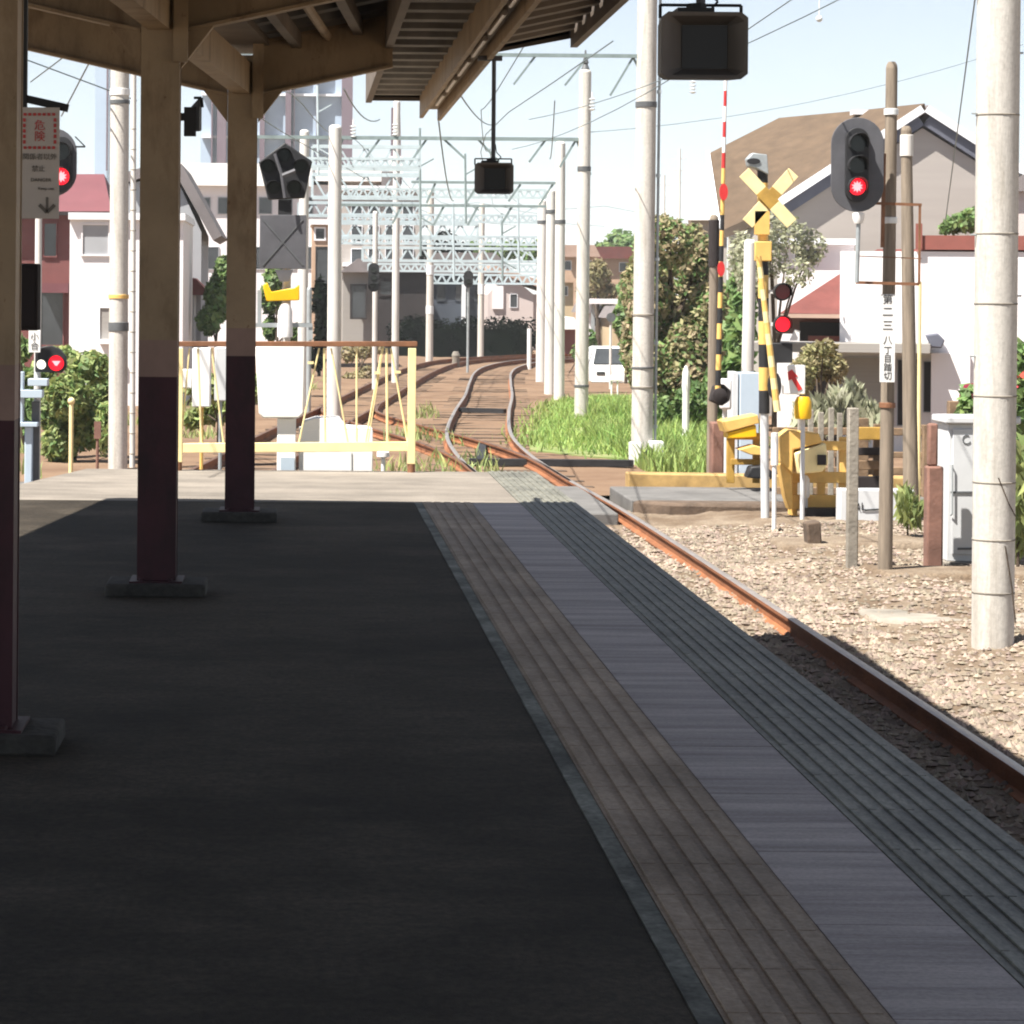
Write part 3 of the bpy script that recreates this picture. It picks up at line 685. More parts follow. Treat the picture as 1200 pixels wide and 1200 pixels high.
gantry(162, d2, 300, 686, 'second dark tube beam, level with the top of the small monitor', diag=[(640,163,620,190),(675,164,656,196),(676,165,692,205),(500,163,478,195),(445,163,425,190),(402,163,388,190),(560,163,585,190),(520,163,545,186)])
gantry(214, dfr[0], 482, 657, 'third dark tube beam, level with the bottom of the small monitor', th=3, diag=[(648,216,632,240),(560,216,545,240),(610,216,596,236),(510,215,500,238)])
gantry(241, dfr[1], 395, 646, 'fourth thin dark tube beam just below the small monitor', th=3, diag=[(600,242,588,262),(560,242,548,264),(520,242,508,264),(470,242,460,262)])
gantry(205, 75, 366, 492, 'white lattice girder nearest the pentagonal warning light', 'truss', 27, 'truss', 4.5)
gantry(262, dfr[2], 395, 560, 'pale green lattice girder over the left tracks', 'truss', 17, 'truss', 4)
gantry(291, 96, 425, 636, 'long pale lattice girder in the middle distance', 'truss', 15, 'truss', 3.2)
gantry(322, 124, 440, 640, 'farthest pale lattice girder above the dark hedge', 'truss', 10, 'truss', 2.4)
gantry(172, 68, 366, 492, 'tall white lattice girder behind the top of the pentagonal warning light', 'truss', 26, 'truss', 4.2)
gantry(238, 82, 350, 492, 'white lattice girder just under the roof level of the beige flats', 'truss', 15, 'truss', 3.6)
gantry(310, 110, 432, 640, 'faint pale lattice girder just over the blush roof', 'truss', 8, 'truss', 2.4)
gantry(186, 60, 330, 492, 'thin pale girder crossing behind the pentagonal warning light', 'truss', 9, 'truss', 3)
gantry(222, 72, 395, 640, 'thin pale girder just under the third dark beam', 'truss', 9, 'truss', 2.6)
gantry(252, 87, 395, 640, 'thin pale girder just under the fourth dark beam', 'truss', 8, 'truss', 2.4)
gantry(277, 92, 400, 645, 'slim pale girder reaching the bunched poles', 'truss', 9, 'truss', 2.6)
for k, (px, y0, y1, dd) in enumerate(((492,150,300,70),(531,238,330,82),(588,250,330,92),(607,225,320,80),(545,180,262,66),(372,100,205,66))):
    a, b = P(px,y0,dd), P(px+1,y1,dd)
    t = MB(); t.cyl(a, b, S(1.3,dd), n=6)
    for q in range(2): c_ = a.lerp(b, .3+.4*q); t.beam(c_, c_+Vector((S(16,dd),0,S(9-18*q,dd))), S(1.6,dd), S(1.6,dd))
    tag(t.build('drop_bracket', 'truss' if k % 2 else 'beam', base=tuple(a)), ('slim drop bracket at the right end of the tall white girder','slim drop bracket above the two collared line pole','slim drop bracket below the small monitor to its right','slim drop bracket right of the small monitor','slim drop bracket left of the small monitor','slim drop bracket hanging before the glassy tower')[k], 'bracket')
# gantry droppers/insulators
def insulator(px, py, d, label):
    c = P(px, py, d); t = MB()
    for k in range(4): t.lathe((c.x,c.y,c.z+S(4,d)*(k-1.5)), [(S(1.5,d),-S(1.6,d)),(S(4.2,d),0),(S(1.5,d),S(1.2,d))], 8)
    t.cyl((c.x,c.y,c.z+S(8,d)),(c.x,c.y,c.z+S(14,d)),S(1,d),n=6)
    tag(t.build('insulator', 'insul', base=(c.x,c.y,c.z)), label, 'insulator')
insulator(694,122,d1,'white porcelain insulator left of the thick line pole')
insulator(414,154,d2,'white insulator hanging above the plum tower corner')
insulator(463,152,d2,'white insulator hanging by the canopy sheet end')
insulator(812,102,40,'white insulator in the sky below the large monitor')

# wires
def wirecurve(pts, r, label, sag=0.0, n=10, grp=None):
    a, b = Vector(pts[0]), Vector(pts[-1])
    L = []
    if len(pts) == 2:
        for k in range(n+1):
            t = k/n; q = a.lerp(b, t); q.z -= sag*4*t*(1-t); L.append(q)
    else: L = [Vector(p) for p in pts]
    return tag(MB().tube(L, r, 5).build('overhead_wire', 'wire', base=tuple(a)), label, 'wire')
mx = [(x, y) for x, y in catmull(MAIN, 6)]
wirecurve([(x, y, 5.1) for x, y in mx if 24 < y < 120], 0.008, 'contact wire following the shiny main track')
wirecurve([(x, y, 5.9-0.35*math.sin(math.pi*((y-24)%15)/15)) for x, y in catmull(MAIN, 2.5) if 24 < y < 120], 0.009, 'sagging catenary wire above the main track')
lxp = catmull(LEFT, 6)
wirecurve([(x, y, 5.1) for x, y in lxp if 20 < y < 118], 0.008, 'contact wire following the rusty track')
wirecurve([(x, y, 5.9-0.3*math.sin(math.pi*((y-20)%15)/15)) for x, y in catmull(LEFT, 2.5) if 20 < y < 118], 0.009, 'sagging catenary wire above the rusty track')
wirecurve([P(620,140,d1), P(1010,-14,24)], 0.006, 'slanting feeder wire crossing the open sky by the glass ball', 0.15)
wirecurve([P(600,175,d2), P(1010,-60,26)], 0.007, 'upper slanting feeder wire from the grass pole', 0.3)
wirecurve([P(690,155,d2), P(1199,52,60)], 0.008, 'faint level wire over the brown roof', 0.3)
wirecurve([P(1143,-5,24), P(1108,258,38)], 0.007, 'steep stay wire falling towards the white house')
wirecurve([P(20,66,45), P(160,118,50)], 0.012, 'lower cross wire seen under the left canopy arm')
wirecurve([P(20,20,45), P(170,92,50)], 0.012, 'upper cross wire seen under the left canopy arm')
wirecurve([P(36,96,48), P(110,40,40)], 0.012, 'rising wire seen under the left canopy arm')
wirecurve([P(72,136,48), P(122,40,40)], 0.012, 'steep rising wire beside the strapped pole')
wirecurve([P(514,142,30), P(532,235,56)], 0.009, 'loose wire drooping from the end of the lamp channel', 0.25)
wirecurve([P(540,112,30), P(578,146,56)], 0.009, 'short tie wire right of the lamp channel', 0.1)
wirecurve([P(403,104,44), P(445,140,56)], 0.012, 'looped jumper wire by the plum tower', 0.2)
wirecurve([P(650,118,d1), P(644,185,d2)], 0.01, 'dangling jumper wire left of the grass pole', 0.3)
c = P(960,22,26.4); t = MB(); t.ball(c, S(4,26.4)); t.cyl(c, c+Vector((0,0,0.5)), 0.005, n=5)
tag(t.build('insulator', 'insul', base=tuple(c)), 'small round insulator hanging on the wire in the open sky', 'insulator')

# ================================================================== LEFT SIGNALS
def lamp_head(mb, c, r): pass
def visor(c, r, ln, m, parent, n=14, name='visor'):
    mb = MB(); A, B, A2, B2 = [], [], [], []
    for k in range(n+1):
        t = math.radians(-25+230*k/n)
        for L_, rr, y, ex in ((A,r,0,0),(B,r,-ln*(0.55+0.45*max(0,math.sin(t))),0),(A2,r*0.9,0,0),(B2,r*0.9,-ln*(0.55+0.45*max(0,math.sin(t))),0)):
            L_.append(mb.bm.verts.new((c[0]+rr*math.cos(t), c[1]+y, c[2]+rr*math.sin(t))))
    for k in range(n):
        mb.face([A[k],A[k+1],B[k+1],B[k]]); mb.face([A2[k],B2[k],B2[k+1],A2[k+1]]); mb.face([B[k],B[k+1],B2[k+1],B2[k]])
    return mb.build(name, m, parent, clean=False)
def stadium(c, wv, hv, y, th, n=14):
    pts = []; r = wv/2; h = hv/2-r
    for k in range(n+1): t = math.pi*k/n; pts.append((c[0]+r*math.cos(t), y, c[2]+h+r*math.sin(t)))
    for k in range(n+1): t = math.pi+math.pi*k/n; pts.append((c[0]+r*math.cos(t), y, c[2]-h+r*math.sin(t)))
    return pts
def signal_head(parent, px, py, wpx, hpx, d, lamps, lit):
    c = P(px, py, d)
    MB().prism(stadium(c, S(wpx,d), S(hpx,d), d, 0.01), (0,0.02,0)).build('backplate', 'dkgrey', parent, bevel=0.004)
    q0, q1 = P(*lamps[0], d), P(*lamps[-1], d); rl = S(11.5,d)
    mb = MB(); mb.prism(stadium(((q0.x+q1.x)/2,0,(q0.z+q1.z)/2), S(27,d), (q0.z-q1.z)+S(36,d), d-0.05, 0.05), (0,0.0495,0)); mb.build('lamp_case', 'black', parent, bevel=0.004)
    for k, (lx_, ly) in enumerate(lamps):
        q = P(lx_, ly, d); on = (k == lit)
        mb = MB(); disc(mb, (q.x, d-0.056, q.z), rl*0.86, 18, 0.01); L_ = mb.build('lens', 'lamp_red' if on else 'lamp_dark', parent)
        if on:
            mb = MB(); cc = Vector((q.x, d-0.064, q.z)); R0 = [mb.bm.verts.new(cc+Vector((math.cos(2*math.pi*i/20)*rl*(0.62 if i%2 else 0.36),0,math.sin(2*math.pi*i/20)*rl*(0.62 if i%2 else 0.36)))) for i in range(20)]
            vc = mb.bm.verts.new(cc+Vector((0,-0.006,0)))
            for i in range(20): mb.face([R0[i], R0[(i+1)%20], vc])
            mb.build('filament_glow', 'lamp_core', L_, smooth=False)
        visor((q.x, d-0.05, q.z), rl, 0.17, 'black', parent)

dS = G(1037,682,-0.15).y
sg = pole(1037, 682, zat(80,dS,1040), S(8.6,dS), S(6.8,dS), 'slim weathered signal mast carrying a red light and a vertical name board', m='pole_grey', name='signal_mast', pxt=(1045,80), cat='signal mast',
     bands=[(zat(135,dS,1040),0.06,'insul'),(zat(262,dS,1040),0.06,'insul'),(zat(478,dS,1040),0.05,'rustbar')])
dh = dS-0.25
hd = thing('railway_signal', P(1006,248,dh), 'dark oval railway signal with its lowest lamp lit red, beside the slim mast', 'signal')
signal_head(hd, 1005, 193, 62, 111, dh, [(1004,168),(1003,194),(1003,219)], 2)
mb = MB(); a, b = P(1006,250,dh), P(1004,332,dh); mb.lathe((a.x,dh,a.z-S(12,dh)), [(S(5,dh),0),(S(7,dh),S(6,dh)),(S(7,dh),S(12,dh)),(S(4,dh),S(13,dh))], 12); mb.build('socket', 'white', hd)
MB().cyl(P(1006,262,dh), P(1004,331,dh), S(2.6,dh), n=8).build('stem', 'steel', hd)
# brown ladder-like frame round the mast
mb = MB()
for a, b, w_ in (((1003,331),(1077,333),3.5),((1018,238),(1080,240),3.2),((1078,239),(1077,333),2.6),((1003,300),(1080,303),1.2)):
    mb.beam(P(*a,dh+0.1), P(*b,dh+0.1), S(w_,dh), S(w_,dh))
mb.beam(P(1036,180,dh+.12), P(1034,290,dh+.12), S(4,dh), S(4,dh))
tag(mb.build('bracket_frame', 'rustbar', base=tuple(P(1040,332,dh))), 'thin rusty steel bracket frame holding the red signal to the mast', 'frame')
nb = thing('name_board', P(1041,448,dS-0.13), 'vertical white name board with black characters on the signal mast', 'sign')
a, b = P(1031,448,dS-.13), P(1049.5,345,dS-.13)
MB().mm((a.x,dS-0.13,a.z),(b.x,dS-0.115,b.z)).build('board', 'white', nb, bevel=0.003)
for k, ch_ in enumerate('第二三八丁目踏切'):
    y_ = (351.5,366,382,399,411,421,431,441)[k]
    text('lettering', ch_, P(1040.3,y_,dS-0.132), S((12,13,13,11,10,10,10,10)[k],dS), 'ink', nb, depth=0.001)
# second grey timber pole behind
dW = G(1066,612,-0.1).y
pole(1068, 612, zat(150,dW,1060), S(9.5,dW), S(6.5,dW), 'grey timber pole standing just behind the signal mast', m='pole_grey', name='timber_pole', pxt=(1062,150), bands=[(zat(180,dW,1060),0.25,'pole_far')])
MB()
tag(MB().cyl(P(1078,330,dW+1), P(1077,470,dW+1), S(2.2,dW+1), n=8).cyl(P(1077,470,dW+1), Vector((P(1077,470,dW+1).x,dW+1,-0.2)), S(2.2,dW+1), n=8).build('marker_pole', 'yellow_pale', base=(P(1077,470,dW+1).x,dW+1,-0.2)), 'thin pale yellow marker pole behind the grey timber pole', 'pole')

# left signal partly behind the hanging notice
dl = 34
lm = pole(43, 553, zat(250,dl,40), S(4.2,dl), S(4.0,dl), 'pale slim signal post at the left edge with a small number plate', name='signal_post', m='pole_far', d=dl, cat='signal post', z=-0.2)
hd = thing('railway_signal', P(70,228,dl), 'dark oval signal lit red, half hidden by the hanging notice', 'signal')
signal_head(hd, 62, 190, 56, 80, dl, [(72,178),(72,207)], 1)
MB().beam(P(70,226,dl+.05), P(43,252,dl+.05), 0.05, 0.05).build('support_arm', 'steel', hd)
mb = MB(); mb.beam(P(88,160,dl), P(100,172,dl), 0.015, 0.015); mb.beam(P(88,172,dl), P(100,172,dl), 0.02, 0.02); mb.build('step', 'black', hd)
np_ = thing('number_plate', P(40,413,dl-.2), 'small white number plate with black characters above the paired lamps', 'sign')
a, b = P(33.5,413,dl-.2), P(47.5,387,dl-.2)
MB().mm((a.x,dl-.2,a.z),(b.x,dl-.17,b.z)).build('plate', 'white', np_, bevel=0.004)
text('lettering', '小', P(40.5,395,dl-.205), S(10,dl), 'ink', np_, depth=0.001); text('lettering', '合', P(40.5,406,dl-.205), S(10,dl), 'ink', np_, depth=0.001)
sh = thing('shunt_signal', P(60,440,dl-.1), 'small black signal head with a white and a red lamp side by side', 'signal')
c = P(63,420,dl-.1)
pts = [P(x,y,dl-.1) for x, y in ((41,436),(41,412),(50,406),(60,405),(70,409),(77,418),(78,430),(72,437))]
MB().prism(pts, (0,0.12,0)).build('case', 'black', sh, bevel=0.01)
for px, py, r_, mt in ((48.5,427,5.5,'lamp_white'),(66,425.5,9,'lamp_red')):
    q = P(px,py,dl-.1); mb = MB(); disc(mb,(q.x,dl-.107,q.z),S(r_,dl),16,0.012); L_ = mb.build('lens', mt, sh)
    visor((q.x,dl-.1,q.z), S(r_*1.15,dl), 0.1, 'black', sh)
    if mt == 'lamp_red':
        mb = MB(); mb.prism([(q.x-S(5,dl),dl-.114,q.z+S(2.5,dl)),(q.x+S(5,dl),dl-.114,q.z+S(2.5,dl)),(q.x+S(1,dl),dl-.114,q.z-S(3,dl)),(q.x-S(1,dl),dl-.114,q.z-S(3,dl))], (0,0.002,0)); mb.build('filament_glow', 'lamp_core', L_)
eq = thing('equipment_stand', (P(38,555,dl-.3).x,dl-.3,-0.2), 'pale blue white trackside equipment stand on a pillar at the left edge', 'cabinet')
mb = MB()
for (x0,y0,x1,y1,dy,dp) in ((18,495,27,436,0,.2),(22,466,50,457,-.05,.25),(33,452,56,444,-.05,.25),(20,500,44,495,-.02,.3)):
    a, b = P(x0,y0,dl-.3), P(x1,y1,dl-.3); mb.mm((a.x,dl-.3+dy,a.z),(b.x,dl-.3+dy+dp,b.z))
mb.build('shelves', 'blue_cab', eq, bevel=0.006)
a, b = P(29,500,dl-.25), P(38,470,dl-.25); MB().mm((a.x,dl-.25,-0.2),(b.x,dl-.1,a.z)).build('pillar', 'blue_cab', eq, bevel=0.01)
mb = MB(); a = P(42,500,dl-.1); mb.mm((a.x-.05,dl-.1,-0.2),(a.x+.04,dl+.0,P(42,470,dl).z)); mb.build('cable_box', 'band', eq)
# small posts at the left edge
q = G(83,553,-.1); h = zat(470,q.y,80)
tag(MB().cyl((q.x,q.y,-.2),(q.x,q.y,h),S(2.6,q.y),n=10).ball((q.x,q.y,h),S(4.5,q.y)).build('marker_post', 'yellow_pale', base=(q.x,q.y,-.2)), 'thin yellow marker post with rounded top in front of the bushes', 'post')
q = G(114,553,-.1); h = zat(494,q.y,110)
tag(MB().cyl((q.x,q.y,-.2),(q.x,q.y,h),S(1.8,q.y),n=8).mm((q.x-S(4,q.y),q.y-.03,h-S(20,q.y)),(q.x+S(4,q.y),q.y+.03,h)).build('marker_post', 'rustpost', base=(q.x,q.y,-.2)), 'short brown marker post by the strapped line pole', 'post')

# ================================================================== PLATFORM END RAILING AND CABINETS
dr = 24.0
rl_ = thing('platform_railing', (0,dr,1.0), 'yellow steel railing with rusty top bar closing the platform end', 'railing')
MB().beam(P(206,403,dr), P(489,403,dr), S(8,dr), S(6,dr)).build('top_rail', 'rustbar', rl_, bevel=0.004)
MB().beam(P(212,525,dr), P(482,523,dr), S(7,dr), S(11,dr)).build('bottom_rail', 'yellow_pale', rl_, bevel=0.004)
for px in (210, 483):
    a = P(px,408,dr); MB().mm((a.x-S(4.6,dr),dr-.03,1.07),(a.x+S(4.6,dr),dr+.03,a.z)).build('upright', 'yellow_pale', rl_, bevel=0.004)
    MB().cyl((a.x,dr,1.0),(a.x,dr,1.07),S(4.5,dr),n=12).build('foot', 'rustbar', rl_)
def thin(px0, px1, parent, w_=2.2, y0=408, y1=520):
    MB().cyl(P(px0,y0,dr), P(px1,y1,dr), S(w_/2,dr), n=6).build('bar', 'yellow_pale', parent)
for x0, x1, w_ in ((232,236,2.5),(380,381,2.6),(418,418,2.4),(453,454,3.0)): thin(x0, x1, rl_, w_)
for x0, x1, w_ in ((448,428,2.2),(458,478,2.2),(374,350,2),(388,408,2),(222,212,2),(248,262,2),(449,431,1.6)): thin(x0, x1, rl_, w_)
for px, py in ((442,437),(466,436),(364,425)): q = P(px,py,dr); MB().box((q.x,dr-.02,q.z),(S(7,dr),.03,S(3,dr))).build('clamp', 'yellow_pale', rl_)

db = 24.5
cb = thing('trackside_cabinet', (P(395,556,db).x,db,0.4), 'low white apparatus cabinet with sloping lid behind the platform end railing', 'cabinet')
a, b = P(350,556,db), P(437,512,db)
MB().mm((a.x,db,0.4),(b.x,db+0.45,P(395,503,db).z)).build('body', 'white', cb, bevel=0.01)
MB().prism(pxpoly([(354,501),(357,494),(370,490),(398,490),(406,500),(436,502),(437,504),(352,504)], db), (0,0.42,0)).build('lid', 'white', cb, bevel=0.006)
MB().beam(P(411,528,db-.01), P(411,555,db-.01), 0.006, 0.006).build('seam', 'grey_cab', cb)
sb = thing('relay_box', (P(330,556,db).x,db,0.4), 'tall white relay box on a white post behind the railing', 'box')
a, b = P(299,487,db-.1), P(357,405,db-.1)
MB().prism(pxpoly([(299,405),(357,405),(356,484),(350,490),(308,490),(303,484)], db-.1), (0,0.25,0)).build('case', 'white', sb, bevel=0.012)
a = P(336,490,db); MB().mm((a.x-S(11,db),db-.05,0.4),(a.x+S(11,db),db+.12,a.z)).build('post', 'white', sb, bevel=0.01)
q = P(337,545,db-.06); MB().mm((q.x-S(8,db),db-.075,q.z-S(9,db)),(q.x+S(8,db),db-.055,q.z+S(9,db))).build('shadow_patch', 'blue_cab', sb)  # blue patch painted on the post in place of a shadow
s2 = thing('relay_box', (P(242,510,db+1).x,db+1,-0.2), 'smaller white box between the left and middle posts behind the railing', 'box')
a, b = P(225,477,db+1), P(247,408,db+1); MB().mm((a.x,db+1,a.z),(b.x,db+1.2,b.z)).build('case', 'white', s2, bevel=0.01)
a, b = P(213,455,db+1), P(225,433,db+1); MB().mm((a.x,db+1.02,a.z),(b.x-.002,db+1.15,b.z)).build('side_box', 'white', s2, bevel=0.01)
a = P(236,477,db+1); MB().cyl((a.x,db+1.1,-.2),(a.x,db+1.1,a.z),S(2.2,db),n=8).build('post', 'yellow', s2)
s3 = thing('relay_box', (P(256,510,db+1.6).x,db+1.6,-0.2), 'narrow grey white box beside the far canopy post behind the railing', 'box')
a, b = P(251,470,db+1.6), P(268,407,db+1.6); MB().mm((a.x,db+1.6,a.z),(b.x,db+1.8,b.z)).build('case', 'grey_cab', s3, bevel=0.01)
a = P(258,470,db+1.6); MB().cyl((a.x,db+1.7,-.2),(a.x,db+1.7,a.z),S(2.2,db),n=8).build('post', 'steel', s3)
q = P(449,535,db); tag(MB().lathe((q.x,db,q.z-S(22,db)), [(S(2.4,db),-0.35),(S(2.4,db),S(20,db)),(S(7.5,db),S(22,db)),(S(7.5,db),S(27,db)),(S(4,db),S(30,db))], 14).build('bollard', 'white', base=(q.x,db,q.z)), 'white mushroom topped post beside the low cabinet', 'bollard')

# pentagonal obstruction light on its post
dp = 28
t = thing('warning_light', (P(333,500,dp).x,dp+.1,-0.2), 'black pentagonal warning light with five dark lamps on a tall post', 'warning light')
MB().prism(pxpoly([(334,167),(366,189),(357,232),(314,234),(303,190)], dp), (0,0.12,0)).build('backplate', 'black', t, bevel=0.01)
for px, py in ((333,182),(353,195),(345,220),(321,220),(314,195)):
    q = P(px,py,dp); mb = MB(); disc(mb,(q.x,dp-.012,q.z),S(7.5,dp),14,0.02); mb.build('lens', 'lamp_dark', t)
    visor((q.x,dp,q.z), S(9,dp), 0.08, 'black', t)
MB().tube([P(322,180,dp-.1), P(330,205,dp-.1), P(334,232,dp-.1)], S(2,dp), 6).build('cable', 'dkgrey', t)
MB().tube([P(331,206,dp-.1), P(346,200,dp-.1)], S(3,dp), 6).build('cable', 'dkgrey', t)
a = P(334,234,dp); MB().mm((a.x-S(8,dp),dp+.02,P(334,252,dp).z),(a.x+S(8,dp),dp+.1,a.z)).build('neck', 'black', t)
pp = P(336,318,dp); MB().cyl((pp.x,dp+.16,-.2),(pp.x,dp+.16,a.z),S(5,dp),n=12).build('post', 'pole_far', t)
t2 = thing('indicator_board', P(331,318,dp), 'square dark grey board with a faint cross under the pentagonal light', 'sign')
a, b = P(304,315,dp), P(359,252,dp)
MB().mm((a.x,dp,a.z),(b.x,dp+0.03,b.z)).build('board', 'dkgrey', t2, bevel=0.004)
mb = MB(); mb.beam(P(308,257,dp-.004), P(355,311,dp-.004), 0.004, 0.012); mb.beam(P(355,257,dp-.0045), P(308,311,dp-.0045), 0.004, 0.012); mb.build('cross_rib', 'band', t2)
MB().prism(pxpoly([(322,316),(344,316),(338,330),(328,330)], dp), (0,0.03,0)).build('lug', 'dkgrey', t2)
t3 = thing('signal_horn', P(332,395,dp), 'bright yellow trough and white domed horn below the grey board', 'horn')
MB().prism(pxpoly([(308,334),(313,331),(318,342),(345,337),(351,333),(351,352),(312,353)], dp-.1), (0,0.2,0)).build('trough', 'yellow_deep', t3, bevel=0.008)
q = P(334,395,dp); MB().lathe((q.x,dp-.05,q.z), [(S(9,dp),0),(S(9,dp),S(14,dp)),(S(8.5,dp),S(16,dp)),(S(8.5,dp),S(30,dp)),(S(6,dp),S(38,dp)),(S(2,dp),S(41,dp))], 16).build('dome', 'white', t3)
mb = MB(); mb.beam(P(296,381,dp), P(366,381,dp), .05, S(5,dp)); mb.beam(P(364,381,dp), P(364,398,dp), .04, S(4,dp)); mb.beam(P(304,340,dp), P(304,381,dp), .04, .04); mb.build('shelf', 'steel', t3)

# ================================================================== LEVEL CROSSING (right)
dc = G(908,622,-.1).y
dc2 = dc+1.5
cs = thing('crossing_signal', (P(894,590,dc2).x,dc2,-0.2), 'black and yellow level crossing post with crossed boards and two round red lamps', 'crossing signal')
mb = MB(); xb = P(897,590,dc2).x; z0 = -0.2; zt_ = zat(195,dc2,890); k = 0; z = z0
while z < zt_:
    mb.mi = k % 2; z1 = min(z+0.265, zt_); f = lambda zz: (P(893,260,dc2).x+(xb-P(893,260,dc2).x)*(zt_-zz)/(zt_-z0)*1.0, dc2, zz)
    mb.mi = 2 if zt_-z > 3.05 else mb.mi
    mb.cyl(f(z), f(z1), S(6.2 if zt_-z < 3.05 else 5,dc2), n=14); z = z1; k += 1
mb.build('post', ['yellow','black','grey_cab'], cs)
q = P(902,231,dc2-.12)
for sg_ in (1,-1):
    a = P(872 if sg_ > 0 else 930, 202, dc2-.12-.01*sg_); b = P(928 if sg_ > 0 else 876, 262, dc2-.12-.01*sg_)
    v = (b-a).normalized(); nrm = Vector((v.z,0,-v.x))*S(7.5,dc2)
    mb = MB(); segs = 3
    for s_ in range(segs):
        t0, t1 = (0,.36,.64)[s_], (.36,.64,1)[s_]; mb.mi = 1 if s_ == 1 else 0
        A, B = a.lerp(b,t0), a.lerp(b,t1); mb.prism([A-nrm, A+nrm, B+nrm, B-nrm], (0,0.015,0))
    mb.build('crossed_board', ['yellow_pale','yellow_dirty'], cs, bevel=0.003)
q = P(888,190,dc2-.1); mb = MB()
mb.prism(pxpoly([(876,186),(882,179),(899,181),(901,205),(886,197),(878,195)], dc2-.1), (0,0.22,0)); mb.build('bell', 'steel', cs, bevel=0.01)
q = P(883,189,dc2-.1); mb = MB(); mb.prism([Vector((q.x+S(8,dc2)*math.cos(t*.5236),dc2-.112,q.z+S(3.6,dc2)*math.sin(t*.5236))) for t in range(12)], (0,0.01,0)); mb.build('bell_mouth', 'black', cs)
a, b = P(884,275,dc2-.1), P(902,247,dc2-.1); MB().mm((a.x,dc2-.11,a.z),(b.x,dc2-.06,b.z)).build('plate', 'yellow', cs, bevel=0.004)
a, b = P(884,306,dc2-.1), P(904,283,dc2-.1); MB().mm((a.x,dc2-.14,a.z),(b.x,dc2-.07,b.z)).build('plate', 'yellow', cs, bevel=0.01)
for py, mt, nm in ((342,'lamp_off','unlit lower'),(380,'lamp_red','lit')):
    q = P(916,py,dc2-.1); mb = MB(); mb.lathe((q.x,dc2-.1,q.z), [(S(8.5,dc2),-.06),(S(10.5,dc2),-.05),(S(10.5,dc2),0),(S(7,dc2),.09),(S(3,dc2),.12)], 18, 'Y'); L_ = mb.build('lamp', 'black', cs)
    mb = MB(); disc(mb,(q.x,dc2-.165,q.z),S(8.6,dc2),18,.015); mb.build('lens', mt, L_)
    visor((q.x,dc2-.15,q.z), S(10.5,dc2), 0.14, 'black', L_)
    MB().beam((P(895,py,dc2).x,dc2,q.z),(q.x,dc2,q.z),.04,.04).build('lamp_arm', 'white', cs)
a, b = P(904,425,dc2-.1), P(928,402,dc2-.1); MB().mm((a.x,dc2-.15,a.z),(b.x,dc2-.02,b.z)).build('control_box', 'black', cs, bevel=0.01)
MB().prism(pxpoly([(926,399),(932,386),(938,388),(934,399)], dc2-.1), (0,0.05,0)).build('reflector', 'white', cs)
# direction indicator
a, b = P(919,462,dc2-.25), P(944,428,dc2-.25)
ar = thing('direction_sign', P(931,462,dc2-.25), 'small white box sign with a slanting red arrow beside the crossing post', 'sign')
MB().mm((a.x,dc2-.25,a.z),(b.x,dc2-.1,b.z)).build('box', 'white', ar, bevel=0.01)
mb = MB(); mb.beam(P(928,440,dc2-.255), P(938,457,dc2-.255), .006, S(5,dc2)); mb.prism(pxpoly([(924,446),(923,436),(928,433),(935,441)], dc2-.257), (0,0.004,0)); mb.build('arrow', 'red_white', ar)
MB().beam(P(931,447,dc2-.15), P(897,447,dc2), .03, .03).build('arm', 'white', ar)
mb = MB(); mb.prism([P(908+8*math.cos(t*.5236), 452+16*math.sin(t*.5236), dc2-.22) for t in range(12)], (0,0.06,0))
tag(mb.build('sign_disc', 'black', base=tuple(P(908,452,dc2-.2))), 'narrow black oval disc seen edge on beside the arrow sign', 'disc')
q = P(941,478,dc2-.2); t = thing('beacon', (q.x,dc2-.2,P(941,492,dc2).z), 'yellow flashing beacon case on a post under the arrow sign', 'beacon')
MB().lathe((q.x,dc2-.2,P(941,490,dc2).z), [(S(9,dc2),0),(S(10,dc2),S(4,dc2)),(S(10,dc2),S(20,dc2)),(S(7,dc2),S(26,dc2))], 14).build('case', 'yellow_deep', t)
MB().cyl((q.x,dc2-.2,-.2),(q.x,dc2-.2,P(941,490,dc2).z),S(2.6,dc2),n=10).build('post', 'grey_cab', t)
# raised boom of the near side, leaning in front of the post
def boom(p0, p1, r0, r1, label, tip_from=0.7, n=18, d=dc, extra=(), cols=('yellow','black','white','red_white')):
    a, b = Vector(p0), Vector(p1); t = thing('barrier_boom', tuple(a), label, 'barrier')
    mb = MB()
    for k in range(n):
        t0, t1 = k/n, (k+1)/n
        mb.mi = (k % 2) if t0 < tip_from else (2+k % 2)
        mb.cyl(a.lerp(b,t0), a.lerp(b,t1), r0+(r1-r0)*t0, r0+(r1-r0)*t1, 10)
    mb.build('arm', list(cols), t)
    for px, py, r_ in extra:
        q = P(px,py,a.y-.04); mb = MB(); mb.prism([(q.x+S(r_*0.62,a.y)*math.cos(u*.4488),a.y-.05,q.z+S(r_*1.25,a.y)*math.sin(u*.4488)) for u in range(14)], (0,.02,0)); mb.build('red_disc', 'red_white', t)
    return t
db_ = 38.6
bm_ = boom(P(841,470,db_), P(851,70,db_), S(3.4,db_), S(1.7,db_), 'raised striped barrier arm standing upright against the sky with red discs', 0.66, 22, extra=[(848,225,8),(845,315,7)])
q = P(842,463,db_); t = thing('barrier_motor', (q.x,db_+.12,-0.2), 'brown barrier drive with counterweight at the foot of the upright arm', 'barrier machine')
MB().lathe((q.x,db_-.1,q.z), [(S(4,db_),-.06),(S(8.5,db_),-.04),(S(8.5,db_),.04),(S(4,db_),.06)], 16, 'Y').build('pivot_wheel', 'dark_wall', t)
